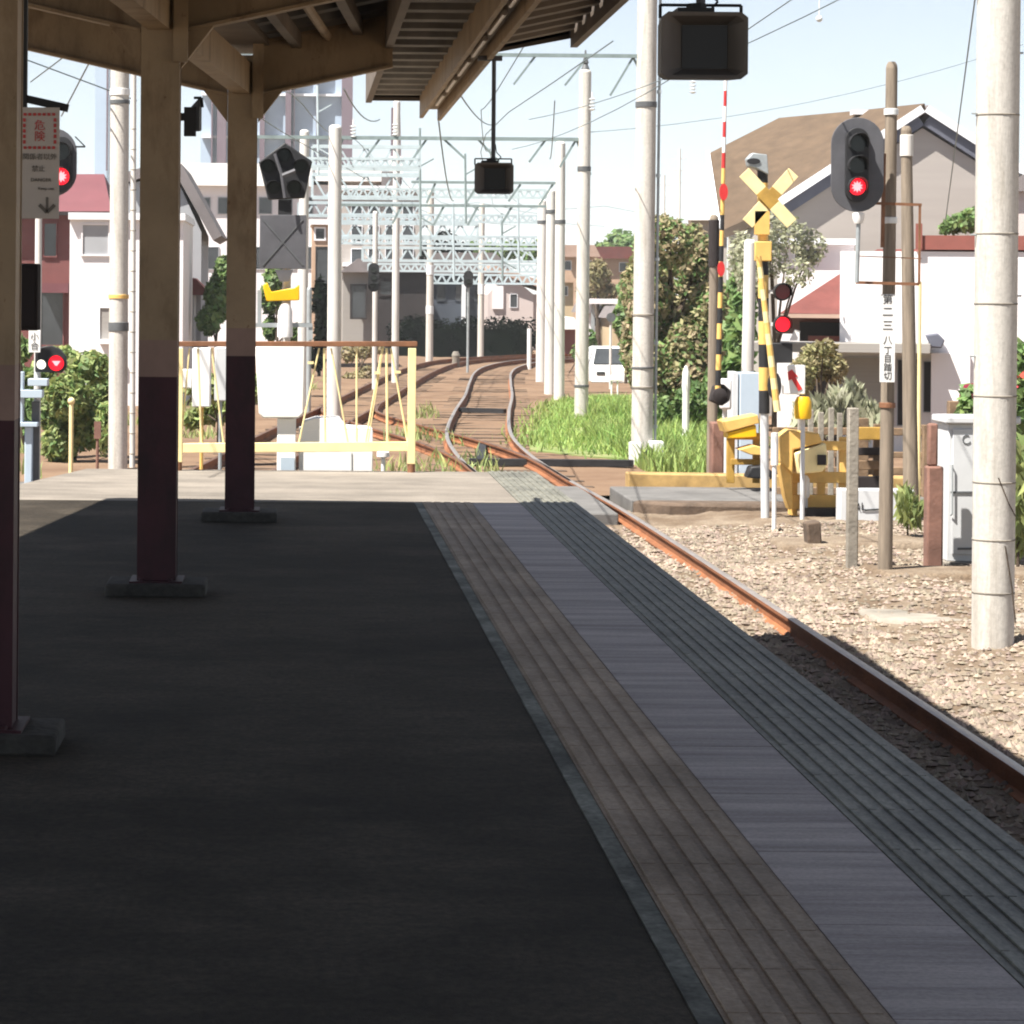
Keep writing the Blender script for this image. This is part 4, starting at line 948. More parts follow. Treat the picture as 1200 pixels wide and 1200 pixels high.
MB().prism(pxpoly([(832,470),(837,452),(848,450),(857,458),(855,470),(846,476)], db_+.05), (0,.2,0)).build('counterweight', 'dark_wall', t, bevel=.02)
MB().mm((q.x-S(7,db_),db_,-.2),(q.x+S(7,db_),db_+.3,P(842,495,db_).z)).build('housing', 'rustpost', t, bevel=0.02)
boom(P(911,482,dc2-.5), P(889,300,dc2-.5), S(4.0,dc2), S(3.0,dc2), 'pale yellow barrier arm leaning up beside the crossing post', 2.0, 14, cols=('yellow_pale','yellow','white','red_white'))
# timber and grey poles beside
dT = G(836,560,-.1).y
pole(834, 560, zat(255,dT,830), S(6.5,dT), S(5.2,dT), 'brown timber pole with dark top beside the upright barrier arm', m='pole_grey', name='timber_pole', pxt=(837,255), bands=[(zat(312,dT,830),S(56,dT),'dark_wall')])
pole(874, 520, zat(285,43,870), S(7.5,43), S(7,43), 'pale grey pole between the two barrier arms', m='pole_far', d=43, pxt=(879,285))
dq = 41; t = thing('control_cabinet', (P(873,495,dq).x,dq,-.2), 'pale blue control cabinet behind the barrier posts', 'cabinet')
a, b = P(858,492,dq), P(866,436,dq); MB().mm((a.x,dq+.05,-.2),(b.x,dq+.5,b.z)).build('side_panel', 'grey_cab', t, bevel=.01)
a, b = P(867,492,dq), P(890,437,dq); MB().mm((a.x,dq,-.2),(b.x,dq+.5,b.z)).build('door', 'blue_cab', t, bevel=.01)
a, b = P(866,440,dq), P(868,437,dq)
t = thing('meter_box', P(846,478,dq-1), 'rounded white meter box behind the brown timber pole', 'box'); a, b = P(845,480,dq-1), P(858,444,dq-1); MB().mm((a.x,dq-1,a.z),(b.x,dq-.8,b.z)).build('case', 'white', t, bevel=.03)
MB().mm((a.x+.04,dq-.9,-.2),(a.x+.09,dq-.85,a.z)).build('leg', 'white', t)

# yellow crossing machine with guard frame
def guard(dm, posts, rails, label, extra=None, m1='yellow_dirty'):
    x0 = P(posts[0][0],560,dm).x; t = thing('guard_frame', (x0,dm,-.2), label, 'guard frame')
    for px, ya, yb, w_ in posts:
        a, b = P(px,yb,dm), P(px,ya,dm); MB().mm((a.x-S(w_/2,dm),dm-.03,a.z),(a.x+S(w_/2,dm),dm+.05,b.z)).build('upright', m1, t, bevel=.006)
    for i, (xa, xb, py, w_) in enumerate(rails):
        a, b = P(xa,py,dm-.04-.004*i), P(xb,py,dm-.04-.004*i); MB().mm((a.x,a.y-.03,a.z-S(w_/2,dm)),(b.x,a.y,a.z+S(w_/2,dm))).build('rail', m1, t, bevel=.005)
    return t
dm = 34.0
g1_ = guard(dm, [(990,512,598,14),(962,522,585,9),(929,512,604,10)], [(928,996,559,13),(928,996,588,17),(956,996,522,11),(928,996,607,7)], 'dirty yellow guard frame round the crossing machine', m1='yellow')
t = thing('crossing_machine', (P(935,590,dm-.5).x,dm-.5,-.2), 'yellow crossing machine with a tilted cover beside the white posts', 'machine')
MB().prism(pxpoly([(914,512),(926,504),(960,508),(964,519),(930,527),(929,556),(916,542)], dm-.5), (0,0.4,0)).build('cover', 'yellow', t, bevel=.015)
MB().prism(pxpoly([(931,531),(968,519),(971,543),(964,553),(935,556)], dm-.52), (0,0.4,0)).build('body', 'yellow_pale', t, bevel=.02)
MB().prism(pxpoly([(914,545),(927,533),(929,594),(926,598),(921,583)], dm-.45), (0,0.3,0)).build('leg', 'yellow', t, bevel=.01)
MB().mm(*[tuple(v) for v in (P(958,545,dm-.56), P(968,533,dm-.54))]).build('latch', 'dark_wall', t)
MB().mm(tuple(P(945,606,dm-.3)), tuple(P(985,594,dm-.0))).build('base', 'black', t)
t = thing('crossing_machine', (P(870,560,dm+3).x,dm+3,-.2), 'yellow machine with slanting cover board left of the crossing post', 'machine')
MB().prism(pxpoly([(846,494),(888,486),(890,496),(850,507)], dm+3), (0,0.5,0)).build('cover', 'yellow', t, bevel=.01)
MB().prism(pxpoly([(853,507),(886,498),(887,512),(853,514)], dm+3.02), (0,0.4,0)).build('body', 'yellow_deep', t, bevel=.01)
MB().prism(pxpoly([(866,527),(884,522),(900,526),(898,534),(880,533)], dm+2.9), (0,0.4,0)).build('tray', 'yellow', t, bevel=.01)
MB().prism(pxpoly([(875,560),(880,547),(895,546),(905,552),(905,562)], dm+2.8), (0,0.3,0)).build('motor', 'black', t, bevel=.02)
guard(dm+3.2, [(856,508,566,9),(886,508,566,8)], [(852,900,511,8),(856,900,541,7)], 'dull tan guard frame in front of the green grass', m1='yellow_dirty')
# delineator posts
def delin(px, pyb, pyt, w_, label, m1='white'):
    g = G(px,pyb,-.1); t = thing('delineator_post', (g.x,g.y,-.2), label, 'post'); zt__ = zat(pyt,g.y,px)
    MB().cyl((g.x,g.y,-.2),(g.x,g.y,zt__-S(w_*2.2,g.y)),S(w_*.32,g.y),n=12).build('stem', 'grey_cab', t)
    MB().lathe((g.x,g.y,zt__-S(w_*2.4,g.y)), [(S(w_*.4,g.y),0),(S(w_*.5,g.y),S(2,g.y)),(S(w_*.5,g.y),S(w_*2,g.y)),(S(w_*.25,g.y),S(w_*2.4,g.y))], 14).build('cap', m1, t)
    MB().lathe((g.x,g.y,-.12), [(S(w_*.75,g.y),0),(S(w_*.6,g.y),S(4,g.y)),(S(w_*.3,g.y),S(6,g.y))], 12).build('foot', 'grey_cab', t)
delin(897, 607, 556, 9, 'short white capped post in front of the crossing road')
delin(943, 606, 557, 11, 'stout white capped post in front of the yellow machine')
g = G(907,624,-.1); t = MB(); t.cyl((g.x,g.y,-.2),(g.x,g.y,zat(545,g.y,907)),S(2.6,g.y),n=10); t.cyl((g.x,g.y,zat(545,g.y,907)),(g.x,g.y,zat(507,g.y,907)),S(4.4,g.y),n=12)
tag(t.build('marker_post', 'white', base=(g.x,g.y,-.2)), 'slim tall white marker post left of the yellow machine', 'post')
g = G(955,645,-.1); mb = MB(); mb.prism([P(945,613,g.y),P(962,611,g.y),P(964,648,g.y),P(948,648,g.y)], (0,.25,0))
tag(mb.build('marker_stone', 'sleeper', bevel=.02, base=(g.x,g.y,-.2)), 'dark weathered marker stone in the ballast', 'stone')
g = G(998,667,-.1); mb = MB(); mb.mm((g.x-S(6,g.y),g.y-.06,-.25),(g.x+S(6,g.y),g.y+.06,zat(478,g.y,998)))
tag(mb.build('concrete_post', 'wall_conc', bevel=.01, base=(g.x,g.y,-.25)), 'square brownish concrete post left of the signal mast', 'post')
g = G(1095,668,-.1); mb = MB(); mb.mm((g.x-S(11,g.y),g.y-.08,-.25),(g.x+S(8,g.y),g.y+.1,zat(546,g.y,1095))); mb.mm((g.x-S(9,g.y),g.y-.05,zat(546,g.y,1095)),(g.x+S(2,g.y),g.y+.06,zat(496,g.y,1095)))
tag(mb.build('sleeper_post', 'rustpost', bevel=.02, base=(g.x,g.y,-.25)), 'thick red brown upright sleeper beside the grey cabinet', 'post')
# grey cabinet
dg = G(1127,652,0).y; a, b = P(1110,652,dg), P(1190,497,dg)
t = thing('relay_cabinet', ((a.x+b.x)/2,dg,-.2), 'tall light grey relay cabinet half behind the thick white pole', 'cabinet')
MB().mm((a.x,dg,-.05),(b.x,dg+.5,b.z)).build('body', 'grey_cab', t, bevel=.01)
MB().mm((a.x+.04,dg-.02,.02),(b.x-.04,dg-.0015,b.z-.05)).build('door', 'grey_cab', t, bevel=.006)
MB().mm((a.x-.04,dg-.06,b.z),(b.x+.04,dg+.56,b.z+.07)).build('lid', 'grey_cab', t, bevel=.015)
MB().mm((a.x-.03,dg-.05,-.25),(b.x+.03,dg+.55,-.05)).build('plinth', 'wall_conc', t, bevel=.01)
hb = MB(); hb.tube([P(1114,543,dg-.03),P(1116,545,dg-.05),P(1116,602,dg-.05),P(1114,604,dg-.03)],.008,6); hb.build('handle', 'steel', t)
mb = MB(); mb.beam(P(1114,577,dg-.025),P(1140,577,dg-.025),.01,.02); mb.beam(P(1122,643,dg-.025),P(1140,643,dg-.025),.01,.02); mb.build('hinge', 'band', t)
mb = MB(); 
for k in range(9):
    u, v = R(60+k*30), R(90+k*30); c = P(1133,515,dg-.024); r_ = S(5,dg); mb.beam((c.x+r_*math.cos(u),c.y,c.z+r_*math.sin(u)),(c.x+r_*math.cos(v),c.y,c.z+r_*math.sin(v)),.006,.008)
mb.build('emblem', 'band', t)

# old sleeper fence
fn = thing('sleeper_fence', (P(1000,610,36).x,36,-.2), 'rustic brown plank fence behind the signal mast', 'fence')
for py, w_ in ((506,9),(533,7),(552,9),(576,9)):
    MB().beam(P(905,py-1,36.4), P(1215,py+1,36), .05, S(w_,36)).build('plank', 'wood', fn, bevel=.01)
for px, yt in ((1012,490),(1088,498),(1118,470),(1150,480)):
    q = P(px,yt,36.1); MB().mm((q.x-.07,36.06,-.2),(q.x+.06,36.2,q.z)).build('post', 'wood', fn, bevel=.01)
for px, yt, yb in ((938,486,560),(950,480,560),(962,483,560),(974,478,560),(984,484,560)):
    q = P(px,yt,35.7); MB().mm((q.x-.03,35.68,-.2),(q.x+.035,35.73,q.z)).build('picket', 'wall_conc', fn, bevel=.006)
fo = thing('plank_rack', (P(1010,560,34.6).x,34.6,-.2), 'ochre and brown plank rack between the yellow machine and the signal mast', 'fence')
for px0, px1, py, w_, m_ in ((994,1034,508,15,'yellow_dirty'),(996,1034,529,9,'dark_wall'),(994,1034,545,11,'wood'),(996,1034,565,14,'dark_wall')):
    MB().beam(P(px0,py,34.6), P(px1,py,34.6), .05, S(w_,34.6)).build('plank', m_, fo, bevel=.008)
for px in (1000,1028): q = P(px,497,34.66); MB().mm((q.x-.04,34.64,-.2),(q.x+.04,34.72,q.z)).build('upright', 'wood', fo, bevel=.008)
# low grey wall with writing, by the mast
a, b = P(985,606,33), P(1042,574,33)
t = thing('low_wall', ((a.x+b.x)/2,33,-.2), 'low pale grey block with dark painted letters behind the signal mast', 'wall')
MB().mm((a.x,33.05,-.25),(b.x+.3,33.3,b.z)).build('block', 'grey_cab', t, bevel=.015)
text('lettering', 'RL', P(1008,594,33.04), S(13,33), 'ink', t, depth=.002)
MB().beam(P(1013,598,33.04), P(1030,597,33.04), .004, .02).build('stroke', 'ink', t)

# ================================================================== VEGETATION
def leaf_mesh(name, blobs, n, size, m, parent=None, base=None, seed=0, up=0.0, long=1.0):
    r_ = np.random.default_rng(seed+11)
    wts = np.array([b[3]*b[4]*b[5] for b in blobs])**0.7; wts /= wts.sum()
    idx = r_.choice(len(blobs), n, p=wts); B = np.array(blobs)[idx]
    v = r_.normal(size=(n,3)); v /= np.linalg.norm(v, axis=1, keepdims=True)
    rad = (0.45+0.62*r_.random((n,1))**0.6)
    c = B[:,:3]+v*rad*B[:,3:6]
    nrm = v*0.6+r_.normal(size=(n,3))*0.6+np.array([0,0,0.35]); nrm /= np.linalg.norm(nrm, axis=1, keepdims=True)
    t = np.cross(nrm, r_.normal(size=(n,3))); 
    if up: t = t/np.linalg.norm(t,axis=1,keepdims=True)*(1-up)+np.array([0,0,1.0])*up
    t /= np.linalg.norm(t, axis=1, keepdims=True)
    b = np.cross(nrm, t); b /= np.linalg.norm(b, axis=1, keepdims=True)
    s = size*(0.6+0.8*r_.random((n,1)))
    V = np.stack([c-t*s*long, c+b*s*0.5, c+t*s*long, c-b*s*0.5], 1).reshape(-1,3)
    keep = np.ones(n, bool)
    V[:,2] = np.maximum(V[:,2], -0.22)
    Fc = np.arange(4*n).reshape(n,4)
    me = bpy.data.meshes.new(name); me.vertices.add(4*n); me.vertices.foreach_set('co', V.ravel())
    me.loops.add(4*n); me.loops.foreach_set('vertex_index', Fc.ravel()); me.polygons.add(n)
    me.polygons.foreach_set('loop_start', np.arange(0,4*n,4)); me.polygons.foreach_set('loop_total', np.full(n,4))
    me.update(); me.validate()
    return finish(name, me, m, parent, 0, False, base)
def blobs_px(lst, d, dd=1.0):
    out = []
    for px, py, rx, ry in lst:
        c = P(px,py,d+random.uniform(-dd,dd)); out.append((c.x,c.y,c.z,S(rx,d),max(S(rx,d)*0.8,S(ry,d)*.8),S(ry,d)))
    return out
def plant(name, lst, d, n, size, m, label, cat='shrub', trunk=None, dd=0.8, seed=0, up=0.0, long=1.0, extra=None, group=None):
    bl = blobs_px(lst, d, dd); x = np.mean([b[0] for b in bl])
    t = thing(name, (x,d,-.2), label, cat, group)
    leaf_mesh('foliage', bl, n, size, m, t, seed=seed, up=up, long=long)
    if extra: leaf_mesh('blossom' if extra[2] == 'flower' else 'foliage', bl, extra[0], extra[1], extra[2], t, seed=seed+50)
    mb = MB(); z1 = max(b[2] for b in bl)
    r_ = trunk or 0.05; mid = Vector((x,d,(z1-.2)*.45)); mb.cyl((x,d,-.25), mid, r_, r_*.7, 8)
    for b in bl[:9]:
        c = Vector(b[:3]); mb.cyl(mid, mid.lerp(c,.55)+Vector((0,0,.1)), r_*.55, r_*.35, 6); mb.cyl(mid.lerp(c,.55)+Vector((0,0,.1)), c, r_*.35, r_*.12, 6)
    mb.build('trunk' if cat == 'tree' else 'stem', 'bark', t)
    return t
# tall mixed tree behind the line pole
plant('broadleaf_tree', [(785,285,28,28),(820,305,24,30),(765,310,26,34),(760,350,26,36),(800,345,34,36),(835,370,26,40),(775,395,34,36),(815,410,36,36),(760,430,26,30),(800,445,36,24),(845,440,26,36),(775,265,14,14),(812,275,14,14),(745,400,16,36),(740,340,12,30)], 57, 15000, .07, 'leaf_olive', 'tall olive brown tree behind the thick line pole', 'tree', .14, 1.2, 1, extra=(6500,.07,'leaf'))
plant('shrub', [(820,470,30,22),(850,455,26,30),(795,490,26,16),(770,480,20,16)], 54, 4500, .065, 'leaf', 'dark green shrub at the foot of the olive tree', 'shrub', .05, .8, 2)
plant('shrub', [(925,275,22,22),(950,290,18,22),(905,300,18,26),(935,320,18,18),(900,265,14,16),(880,320,18,30),(868,300,16,30)], 47, 2300, .048, 'leaf_pale', 'pale leafy shrub behind the crossed yellow boards', 'shrub', .05, .8, 3)
plant('shrub', [(870,345,16,36),(868,400,18,36),(862,440,18,26)], 50, 900, .12, 'leaf', 'green climbing bush behind the pale grey pole', 'shrub', .05, .5, 4)
plant('shrub', [(955,425,22,22),(978,432,14,18),(940,440,14,22),(965,408,16,10)], 42, 2200, .045, 'leaf_olive', 'olive shrub below the red roof', 'shrub', .04, .5, 5)
plant('shrub', [(960,486,12,16),(983,480,10,22),(1000,478,9,26),(1018,490,12,14),(942,494,10,12)], 38.5, 900, .10, 'leaf_pale', 'spiky pale green plants behind the plank fence', 'shrub', .03, .4, 6, up=.6, long=1.6)
plant('shrub', [(1122,262,14,12),(1136,258,12,14),(1108,268,8,8)], 49.5, 500, .07, 'leaf', 'small bush on the terrace of the white house', 'shrub', .02, .3, 7)
plant('shrub', [(1140,480,14,30),(1190,470,14,36),(1195,440,10,40),(1205,520,16,40)], 34, 1200, .09, 'leaf', 'green bush with red blossoms behind the thick white pole', 'shrub', .04, .4, 8, extra=(90,.1,'flower'))
plant('shrub', [(1190,580,12,40),(1200,560,10,40),(1196,620,10,22)], 27.2, 500, .08, 'leaf_yel', 'tall green weeds right of the thick white pole', 'weeds', .02, .2, 9, up=.6, long=1.6)
plant('shrub', [(1062,592,8,18),(1070,600,8,14)], 30.5, 260, .07, 'leaf_yel', 'small tuft of weeds behind the signal mast', 'weeds', .015, .2, 10, up=.6, long=1.5)
# left bushes
plant('shrub', [(70,420,22,14),(105,430,26,18),(120,460,20,24),(80,465,26,26),(100,500,26,26),(70,520,20,26),(125,500,14,28),(60,480,16,26),(50,440,16,20)], 45, 5200, .065, 'leaf_yel', 'big yellow green bush below the white house at the left', 'shrub', .05, .8, 11, extra=(3000,.065,'leaf'))
plant('shrub', [(20,450,18,26),(35,480,14,26),(25,410,14,16)], 47, 700, .10, 'leaf', 'dark green bush behind the pale blue stand', 'shrub', .05, .5, 12)
plant('shrub', [(255,350,14,28),(245,375,14,16),(262,320,10,20)], 70, 2200, .10, 'leaf', 'dark shrub between the grey house and the far post', 'shrub', .05, .5, 13)
plant('shrub', [(240,455,22,16),(255,480,20,14),(230,490,16,12),(300,455,18,12)], 48, 900, .10, 'leaf_yel', 'low green shrub seen through the railing', 'shrub', .03, .5, 14)
plant('shrub', [(318,350,14,18),(322,325,12,16),(345,390,10,12),(318,385,10,14)], 72, 1800, .09, 'leaf', 'green shrub behind the yellow trough', 'shrub', .05, .5, 15)
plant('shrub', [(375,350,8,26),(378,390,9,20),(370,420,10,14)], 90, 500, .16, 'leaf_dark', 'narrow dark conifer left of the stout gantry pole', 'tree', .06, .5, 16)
plant('shrub', [(425,412,14,8),(440,408,10,8),(408,415,10,10),(415,446,14,10),(432,440,12,12)], 88, 900, .09, 'leaf_olive', 'brownish scrub behind the railing bars', 'shrub', .04, .5, 17)
# far trees above the girders
for k, (lst, d_, m_, lb) in enumerate([
  ([(728,284,22,14),(745,290,20,12),(708,292,14,8)], 190, 'leaf', 'rounded dark green tree on the skyline right of the grass pole'),
  ([(640,290,16,12),(625,296,14,10),(655,296,12,9)], 175, 'leaf', 'low green tree between the bunched poles'),
  ([(600,292,18,10),(575,296,16,10),(556,292,14,10)], 185, 'leaf', 'green tree crown above the blush roof'),
  ([(520,290,16,20),(500,300,16,16),(540,300,14,14)], 150, 'leaf_dark', 'dark tree crown above the slate wall'),
  ([(700,322,14,18),(690,340,14,14),(712,345,12,16)], 120, 'leaf_olive', 'olive tree behind the parked white car')]):
    plant('distant_tree', lst, d_, 800, S(4.2,d_), m_, lb, 'tree', .15, 1.5, 20+k)
plant('shrub', [(735,345,12,20),(738,395,12,40),(728,375,10,20)], 85, 700, .13, 'leaf', 'green bush left of the thick line pole', 'shrub', .05, .5, 30)
plant('shrub', [(660,455,8,8),(690,400,8,14),(680,412,10,10)], 95, 400, .12, 'leaf', 'small bush behind the grass pole', 'shrub', .04, .5, 31)
# hedge
dH = 118
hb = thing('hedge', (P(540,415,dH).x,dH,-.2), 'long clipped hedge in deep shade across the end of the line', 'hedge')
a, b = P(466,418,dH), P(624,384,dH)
MB().mm((a.x,dH,-.25),(b.x,dH+2.2,b.z-.1)).build('core', 'leaf_dark', hb)  # core gets the same leaf colour with shade painted in
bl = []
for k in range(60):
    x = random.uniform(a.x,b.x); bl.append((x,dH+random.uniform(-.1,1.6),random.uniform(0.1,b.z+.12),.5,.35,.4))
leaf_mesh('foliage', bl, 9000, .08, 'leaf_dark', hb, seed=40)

# grass patch
def blades(name, n, fpos, hmin, hmax, m, seed=3):
    r_ = np.random.default_rng(seed); xy = np.array([fpos(r_) for _ in range(n)])
    h = hmin+(hmax-hmin)*r_.random(n)**1.5; ang = r_.random(n)*6.28; wd = .012+.012*r_.random(n)
    lean = r_.normal(size=(n,2))*.35*h[:,None]
    wv = np.stack([np.cos(ang)*wd, np.sin(ang)*wd], 1)
    z0 = np.full(n,-.2)
    V = np.zeros((n,5,3))
    V[:,0,:2] = xy-wv; V[:,1,:2] = xy+wv; V[:,2,:2] = xy+lean*.4+wv*.7; V[:,3,:2] = xy+lean*.4-wv*.7; V[:,4,:2] = xy+lean
    V[:,0,2] = z0; V[:,1,2] = z0; V[:,2,2] = z0+h*.6; V[:,3,2] = z0+h*.6; V[:,4,2] = z0+h
    V = V.reshape(-1,3); Fc = []
    for i in range(n): b = 5*i; Fc += [(b,b+1,b+2,b+3),(b+3,b+2,b+4)]
    o = raw(name, V, Fc, m); return struct(o, 'stuff')
GP = [(620,525),(640,500),(655,478),(700,468),(760,470),(850,470),(860,535),(800,545),(700,535)]
Gpoly = [G(*p,-.2) for p in GP]
def inpoly(x, y):
    c = False; n = len(Gpoly)
    for i in range(n):
        a, b = Gpoly[i], Gpoly[(i+1)%n]
        if (a.y > y) != (b.y > y) and x < (b.x-a.x)*(y-a.y)/(b.y-a.y)+a.x: c = not c
    return c
def gpos(r_):
    while True:
        x, y = r_.uniform(3.5,14), r_.uniform(42,72)
        if inpoly(x+r_.normal()*.3, y+r_.normal()*1.0) and NZ.noise((x*.8,y*.3,1)) > -.35: return (x, y)
ga = [(620,530),(636,505),(655,474),(700,464),(765,466),(860,462),(862,548),(800,550),(748,541),(690,538)]
struct(MB().prism([(G(x,y,-.17).x,G(x,y,-.17).y,-.3) for x,y in ga],(0,0,.175)).build('grass_verge', mat('mossy verge', (0.12,0.19,0.045), 0.95, 0.3, 0.7, 0.8, 8, col2=(0.22,0.22,0.095))))
blades('grass', 30000, gpos, .06, .26, 'grass')
def gpos2(r_):
    while True:
        x, y = r_.uniform(5.2,14), r_.uniform(42.5,66)
        q = 350+x*F/y
        if 690 < q < 860 and NZ.noise((x*.6,y*.25,7)) > -.25: return (x, y)
blades('tall_grass', 15000, gpos2, .12, .5, 'grass', 5)
def gpos3(r_):
    while True:
        x, y = r_.uniform(-14,3), r_.uniform(40,85)
        if NZ.noise((x*.6,y*.2,4)) > .18 and min(abs(x-np.interp(y,[c[0] for c in LEFT],[c[1] for c in LEFT])), 9) > 1.5: return (x, y)
blades('weeds', 5000, gpos3, .08, .35, 'leaf_yel', 6)

# ================================================================== BUILDINGS
def slab(mb, p, q, vec, th):
    """sloping slab between edge p and edge q (front points), extruded along vec with thickness th"""
    p, q = Vector(p), Vector(q); n = Vector((-(q.z-p.z),0,q.x-p.x)).normalized()
    if n.z < 0: n = -n
    mb.prism([p, q, q+n*th, p+n*th], vec); return mb
def rect(mb, x0, y0, x1, y1, d, depth):
    a, b = P(x0,y1,d), P(x1,y0,d); mb.mm((a.x,d,a.z),(b.x,d+depth,b.z)); return mb
def wallbox(x0, ytop, x1, d, depth, m, parent, name='wall', zb=-.24):
    a, b = P(x0,ytop,d), P(x1,ytop,d); z = (a.z+b.z)/2
    return MB().mm((a.x,d,zb),(b.x,d+depth,z)).build(name, m, parent)
def window(x0, y0, x1, y1, d, parent, frame='trim_white', gl='glass', w_=2.0):
    a, b = P(x0,y1,d), P(x1,y0,d); f = S(w_,d); mb = MB()
    mb.mm((a.x-f,d-.05,a.z-f),(b.x+f,d-.002,a.z)); mb.mm((a.x-f,d-.05,b.z),(b.x+f,d-.002,b.z+f)); mb.mm((a.x-f,d-.05,a.z),(a.x,d-.002,b.z)); mb.mm((b.x,d-.05,a.z),(b.x+f,d-.002,b.z))
    w__ = mb.build('window', frame, parent, smooth=False)
    MB().mm((a.x,d-.02,a.z),(b.x,d-.004,b.z)).build('pane', gl, w__)
    return w__
def house(name, base_px, d, label, cat='house'): return thing(name, (P(base_px,400,d).x,d,-.24), label, cat)

# gable house with white bargeboards
dA = 63
h = house('gable_house', 1060, dA, 'pale house with brown roof, white bargeboards and a broad gable')
pk, le_, re_ = P(1081,136,dA), P(903,247,dA), P(1222,222,dA)
MB().prism([P(903,262,dA),P(1081,150,dA),P(1212,232,dA),Vector((P(1212,232,dA).x,dA,-.24)),Vector((P(903,262,dA).x,dA,-.24))], (0,4,0)).build('wall', 'cream_wall', h)
ov = 0.22
pkk = Vector((P(1081,131,dA).x, dA-ov, P(1081,131,dA).z))
for e, nm in ((P(905,246,dA),'l'),(P(1222,222,dA),'r')):
    ee = Vector((e.x, dA-ov, e.z))
    bd = slab(MB(), pkk-Vector((0,.04,.02)), ee-Vector((0,.04,.02)), (0,.038,0), .17).build('bargeboard', 'trim_white', h)
    slab(MB(), pkk-Vector((0,-.05,.30)), ee-Vector((0,-.05,.30)), (0,.14,0), .25).build('soffit', 'trim_and_eave_shade', bd)  # dark band painting the eave's shadow below the bargeboard
slab(MB(), pkk, Vector((P(1222,222,dA).x, dA-ov, P(1222,222,dA).z)), (-1.0,5,0), .16).build('roof', 'grey_roof', h)
rp = [pkk+Vector((0,0,.17)), P(1000,130,dA+4), P(913,138,dA+7), P(832,179,dA+8), P(846,270,dA+5.2), P(893,249,dA+.8), Vector((P(905,243,dA).x,dA-ov,P(905,243,dA).z))]
mb = MB(); T = [mb.bm.verts.new(p) for p in rp]; B = [mb.bm.verts.new(p+Vector((.05,.1,-.2))) for p in rp]; n = len(rp)
tc = mb.bm.verts.new((rp[0]+rp[2]+rp[4]+rp[6])/4); bc = mb.bm.verts.new((rp[0]+rp[2]+rp[4]+rp[6])/4+Vector((.05,.1,-.2)))
for k in range(n): mb.face([T[k],T[(k+1)%n],tc]); mb.face([B[(k+1)%n],B[k],bc]); mb.face([T[k],B[k],B[(k+1)%n],T[(k+1)%n]])
mb.build('roof', 'brown_roof', h, smooth=True)
MB().beam(rp[4]+Vector((-.06,-.02,0)), rp[3]+Vector((-.06,-.02,0)), .08, .1).build('verge', 'trim_white', h)
MB().mm((P(850,270,dA+5.4).x+.3,dA+5.4,-.24),(P(930,270,dA+5.4).x,dA+7,P(850,272,dA+5.4).z)).build('wall', 'cream_wall', h)
MB().mm(tuple(P(1000,134,dA+3)), tuple(P(1040,130,dA+3.4))).build('ridge_vent', 'trim_white', h)
# white terrace house
dC = 48
h = house('white_house', 1060, dC, 'bright white house with a terracotta roof edge, grey shutters and a small awning')
a = P(986,294,dC); b = P(1222,292,dC)
MB().mm((a.x,dC,-.24),(b.x,dC+8,a.z)).build('wall', 'white_wall', h)
rect(MB(), 1078, 277, 1222, 292.5, dC-.05, 8.1).build('parapet', 'trim_red', h)
rect(MB(), 1074, 262, 1082, 292, dC-.1, .25).build('parapet_pillar', 'trim_red', h)
a, b = P(898,413,dC-1.2), P(1108,403,dC-1.2); MB().mm((a.x,dC-1.2,a.z),(b.x,dC-.003,b.z)).build('ledge', 'shutter', h, bevel=.01)
window(988, 420, 1046, 498, dC, h, 'grey_wall', 'shutter', 1.5)
window(1052, 422, 1074, 498, dC, h, 'grey_wall', 'dark_wall', 1.0)
window(1082, 424, 1096, 482, dC, h, 'grey_wall', 'dark_wall', 1.0)
MB().prism(pxpoly([(1097,393),(1112,391),(1120,399),(1116,408),(1104,407)], dC-.9), (0,.85,0)).build('hood', 'trim_and_eave_shade', h, bevel=.02)
rect(MB(), 1099, 414, 1144, 500, dC-.6, .59).build('porch', 'white_wall', h)
# second white building left of it
dD = 55
h = house('flat_house', 955, dD, 'low white flat roofed house between the pale shrub and the white house')
wallbox(912, 285, 1000, dD, 7, 'white_wall', h); rect(MB(), 905, 280, 1004, 286, dD-.2, 7.4).build('roof', 'trim_white', h)
window(932, 292, 958, 305, dD, h)
HW = [h]; 
# red roofed house
dE = 52
h = house('red_roof_house', 950, dE, 'low house with a steep red brown roof and deep shaded eaves')
MB().prism([P(914,367,dE),P(1000,292,dE+2.4),P(1060,292,dE+2.4),P(1040,369,dE)], (0,2.5,-.4)).build('roof', 'red_roof', h)
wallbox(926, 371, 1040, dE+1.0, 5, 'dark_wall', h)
MB().beam(P(914,370,dE-.02), P(1030,371,dE-.02), .1, .07).build('gutter', 'blush_roof', h)
rect(MB(), 940, 394, 992, 401, dE+.6, .3).build('sill_band', 'trim_red', h)
rect(MB(), 925, 404, 1000, 411, dE+.4, .3).build('step_band', 'shutter', h)
# blue roofed shed
h = house('blue_roof_shed', 935, 58, 'shed with a pale blue metal roof behind the unlit crossing lamp', 'shed')
MB().prism([P(905,338,58),P(912,322,60),P(965,322,60),P(962,338,58)], (0,2,-.2)).build('roof', 'blue_roof', h); wallbox(908, 339, 960, 58.4, 3, 'white_wall', h)
rect(MB(), 912, 350, 925, 362, 58.36, .03).build('panel', 'pink_wall', h)
# white roofed block left of barrier
h = house('roof_block', 825, 80, 'boxy house with bright white roof left of the upright barrier arm')
MB().prism(pxpoly([(806,258),(810,240),(822,232),(846,234),(850,258)], 80), (0,6,0)).build('roof', 'white', h); wallbox(808, 258, 850, 80.3, 5, 'cream_wall', h)
